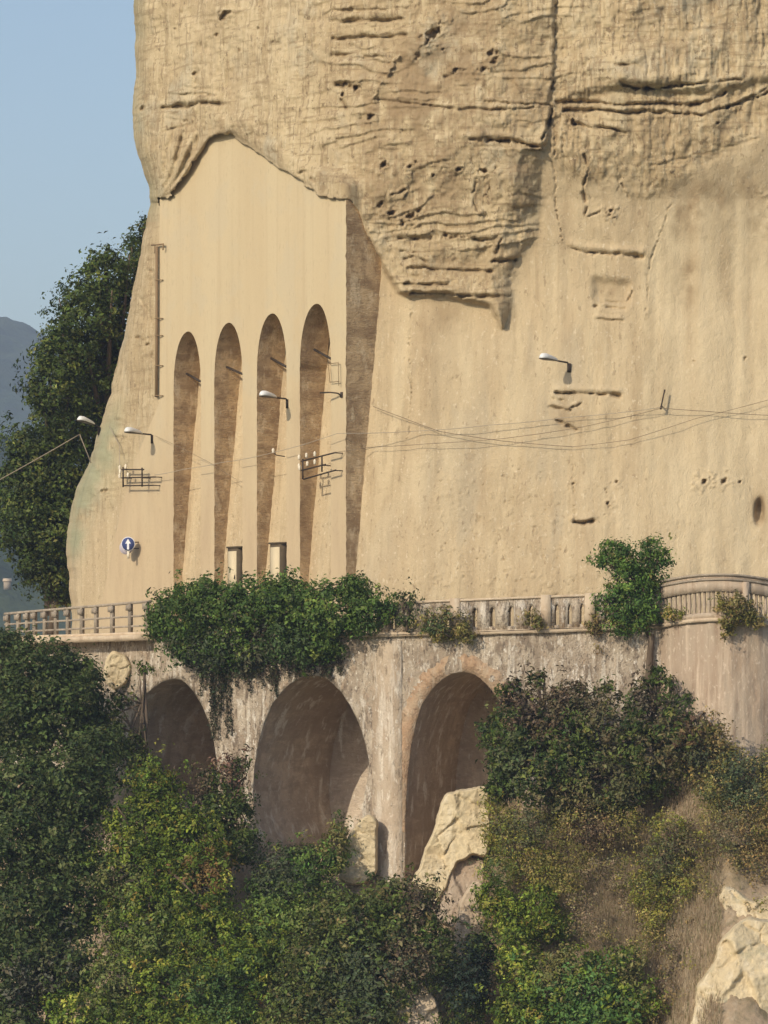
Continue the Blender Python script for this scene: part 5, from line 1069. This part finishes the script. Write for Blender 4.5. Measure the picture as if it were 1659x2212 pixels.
# dry grass on the bare strip
def dry_grass():
    r = np.random.default_rng(8); n = 52000
    u = np.concatenate([r.normal(1310, 75, n // 2), r.uniform(1000, 1560, n // 2)]); v = np.concatenate([r.normal(1930, 80, n // 2), r.uniform(1700, 2330, n // 2)])
    y = y_ground(u, v) - .05; p = PA(u, v, y); h = .18 + .38 * r.random(n) ** 1.5; lean = r.normal(size=(n, 3)) * .22; lean[:, 2] = 1; lean[:, 1] -= .35
    lean /= np.linalg.norm(lean, axis=1, keepdims=True); w = np.zeros((n, 3)); w[:, 0] = .008 + .010 * r.random(n)
    V = np.stack([p - w, p + w, p + lean * h[:, None]], 1).reshape(-1, 3); T = np.arange(n * 3).reshape(-1, 3)
    pal = np.array([(.46, .37, .25), (.38, .29, .19), (.30, .23, .145), (.56, .46, .32), (.20, .20, .09)])[r.choice(5, n, p=[.3, .25, .2, .15, .1])]
    me = mesh_np("dry_grass", V, None, T); set_col(me, np.repeat(pal, 3, 0)); o = link("dry_grass", me, M_leaf); o["kind"] = "stuff"; tag(o, "dry straw coloured grass on the bare strip of slope between bushes", "grass")
dry_grass()

# left and centre below the viaduct
plant("tree", "tree", "dark bluish green tree directly under the left railing, hiding the viaduct's end", [(60, 1462, 100, 75, -2, 1.4), (145, 1458, 58, 52, -1.5, 1.1), (20, 1400, 50, 40, -1.5, 1.0), (110, 1540, 110, 90, -3, 1.5), (20, 1560, 80, 100, -3.5, 1.5), (180, 1520, 46, 80, -2.0, 1.0), (225, 1610, 48, 52, -3, 1.0)],
      26, 26, .14, 'teal', 360, .3, (100, 1750, -2.5), .42)
plant("shrub", "shrub", "leafy twigs hanging over the pale block at the left viaduct arch", [(258, 1510, 30, 22, -1.5, .4), (312, 1445, 26, 10, -1, .3), (240, 1560, 36, 36, -1.8, .6), (285, 1610, 40, 30, -2.4, .5), (300, 1650, 50, 30, -2.6, .6)], 24, 22, .11, 'darkbrown', 361, .22, None, .7, crown="foliage", hollow=.3)
plant("tree", "tree", "large dark blue green tree at the left edge of the slope", [(60, 1700, 110, 90, -7, 1.6), (160, 1720, 90, 90, -7, 1.5), (30, 1820, 90, 110, -8.5, 1.7), (130, 1840, 90, 90, -8.5, 1.6), (200, 1640, 60, 60, -5.5, 1.1)], 26, 26, .14, 'teal', 362, .3, (80, 2100, -7.5), .45)
plant("tree", "tree", "dark tree in the lower left corner with small pale leaves", [(50, 1980, 110, 90, -10.5, 1.7), (150, 1960, 70, 80, -10, 1.4), (30, 2100, 100, 100, -12, 1.7), (120, 2090, 80, 70, -12, 1.5), (30, 2210, 70, 60, -13, 1.3)], 26, 26, .14, 'teal', 363, .3, (70, 2350, -10.5), .45, tint=[(90, 2140, 70, (.075, .075, .05))])
plant("ivy", "ivy", "tall bright mound of climbing ivy in the centre left below the left arch", [(330, 1705, 62, 62, -6.5, .9), (300, 1790, 90, 70, -7.4, 1.1), (400, 1840, 95, 80, -8, 1.2), (280, 1890, 110, 90, -8.8, 1.3), (430, 1930, 85, 90, -9, 1.2), (330, 2000, 140, 100, -10.2, 1.5), (450, 2040, 110, 90, -10.6, 1.3), (370, 1780, 60, 70, -7.2, .9)],
      32, 26, .115, 'ivy', 364, .24, (340, 2200, -9), .42, crown="foliage", tint=[(440, 1890, 40, (.13, .085, .03)), (230, 1900, 60, (.10, .115, .035)), (300, 2050, 80, (.10, .125, .035))])
plant("ivy", "ivy", "lower spread of green ivy along the bottom edge, left of centre", [(250, 2130, 130, 80, -12, 1.4), (400, 2150, 130, 80, -12.4, 1.4), (520, 2110, 80, 90, -12, 1.1), (320, 2230, 170, 60, -13.6, 1.3), (180, 2200, 90, 70, -13.4, 1.1), (500, 2220, 100, 60, -13.5, 1.1)],
      32, 26, .115, 'ivy', 365, .24, (360, 2330, -11.5), .42, crown="foliage", tint=[(230, 2120, 60, (.11, .12, .04)), (480, 2150, 80, (.055, .09, .025))])
plant("shrub", "shrub", "dark bush with reddish top at the pier between the left and middle arches", [(480, 1690, 55, 55, -5, .8), (505, 1760, 50, 70, -6, .8), (450, 1760, 50, 55, -6, .8), (520, 1830, 50, 45, -7, .7), (500, 1650, 35, 22, -4.4, .4)], 32, 24, .11, 'dark', 366, .23, None, .4, crown="foliage", tint=[(490, 1650, 40, (.12, .075, .05)), (530, 1700, 22, (.11, .075, .05)), (430, 1700, 30, (.10, .075, .045))])
plant("shrub", "shrub", "green leafy bush growing inside the foot of the middle arch", [(620, 1870, 70, 45, -7.4, .8), (690, 1860, 70, 40, -7.2, .8), (650, 1930, 90, 55, -8.6, .9), (580, 1920, 50, 50, -8.4, .8), (720, 1830, 30, 40, -6.6, .5), (735, 1800, 18, 40, -6.2, .3)], 32, 26, .11, 'bright', 367, .23, None, .42, crown="foliage", tint=[(600, 1880, 60, (.05, .062, .03)), (720, 1810, 40, (.14, .13, .045))])
plant("shrub", "shrub", "bright yellowish bush below the middle arch, left of the dark brownish tree", [(590, 1990, 70, 55, -10, .9), (660, 2000, 60, 60, -10.2, .9), (560, 2060, 60, 60, -11, .9), (640, 2070, 60, 55, -11.4, .8)], 32, 26, .115, 'ivy', 368, .24, None, .42, crown="foliage", tint=[(660, 1990, 60, (.11, .14, .035)), (570, 1990, 50, (.08, .12, .03))])
plant("tree", "tree", "dark brownish tree with grey leaves at the bottom edge below the pier", [(770, 2000, 110, 90, -12.4, 1.5), (880, 1990, 90, 75, -12.4, 1.3), (700, 2100, 110, 100, -13.2, 1.5), (820, 2110, 120, 90, -13.6, 1.5), (930, 2070, 60, 70, -13, 1.0), (760, 2200, 150, 70, -14.6, 1.4), (870, 1935, 80, 40, -11.8, .9), (650, 2190, 80, 70, -14.2, 1.1)],
      27, 26, .125, 'darkbrown', 369, .27, (810, 2360, -12.6), .5, tint=[(880, 2080, 50, (.10, .08, .045)), (900, 1960, 40, (.09, .07, .04)), (780, 2120, 80, (.05, .065, .03))])
plant("shrub", "shrub", "shrub with shade put into its near-black leaves between the dark brownish tree and the green bushes", [(1020, 2110, 45, 80, -13.4, .8), (1000, 2180, 50, 70, -14.2, .8), (1040, 2050, 36, 40, -12.8, .6)], 30, 24, .11, 'dark', 370, .24, None, .4, crown="foliage", tint=[(1020, 2110, 90, (.016, .026, .016))])  # near-black tint paints the gap's shade into the leaves

# ------------------------------------------------------------------ air
def build_haze():
    m = bpy.data.materials.new("haze"); m.use_nodes = True; n = m.node_tree.nodes; l = m.node_tree.links
    n.remove(n["Principled BSDF"]); v = n.new("ShaderNodeVolumePrincipled"); v.inputs["Color"].default_value = (.62, .76, 1.0, 1); v.inputs["Density"].default_value = HAZE
    v.inputs["Anisotropy"].default_value = 0.0
    l.new(v.outputs[0], n["Material Output"].inputs["Volume"])
    mb = MB(); mb.box((0, 0, 112), (3000, 0, 0), (0, 3000, 0), (0, 0, 145)); o = mb.build("haze", m); o["kind"] = "stuff"; o["label"] = "thin bluish haze filling the valley air"; o["category"] = "haze"
HAZE = 0.00030
if HAZE > 0: build_haze()
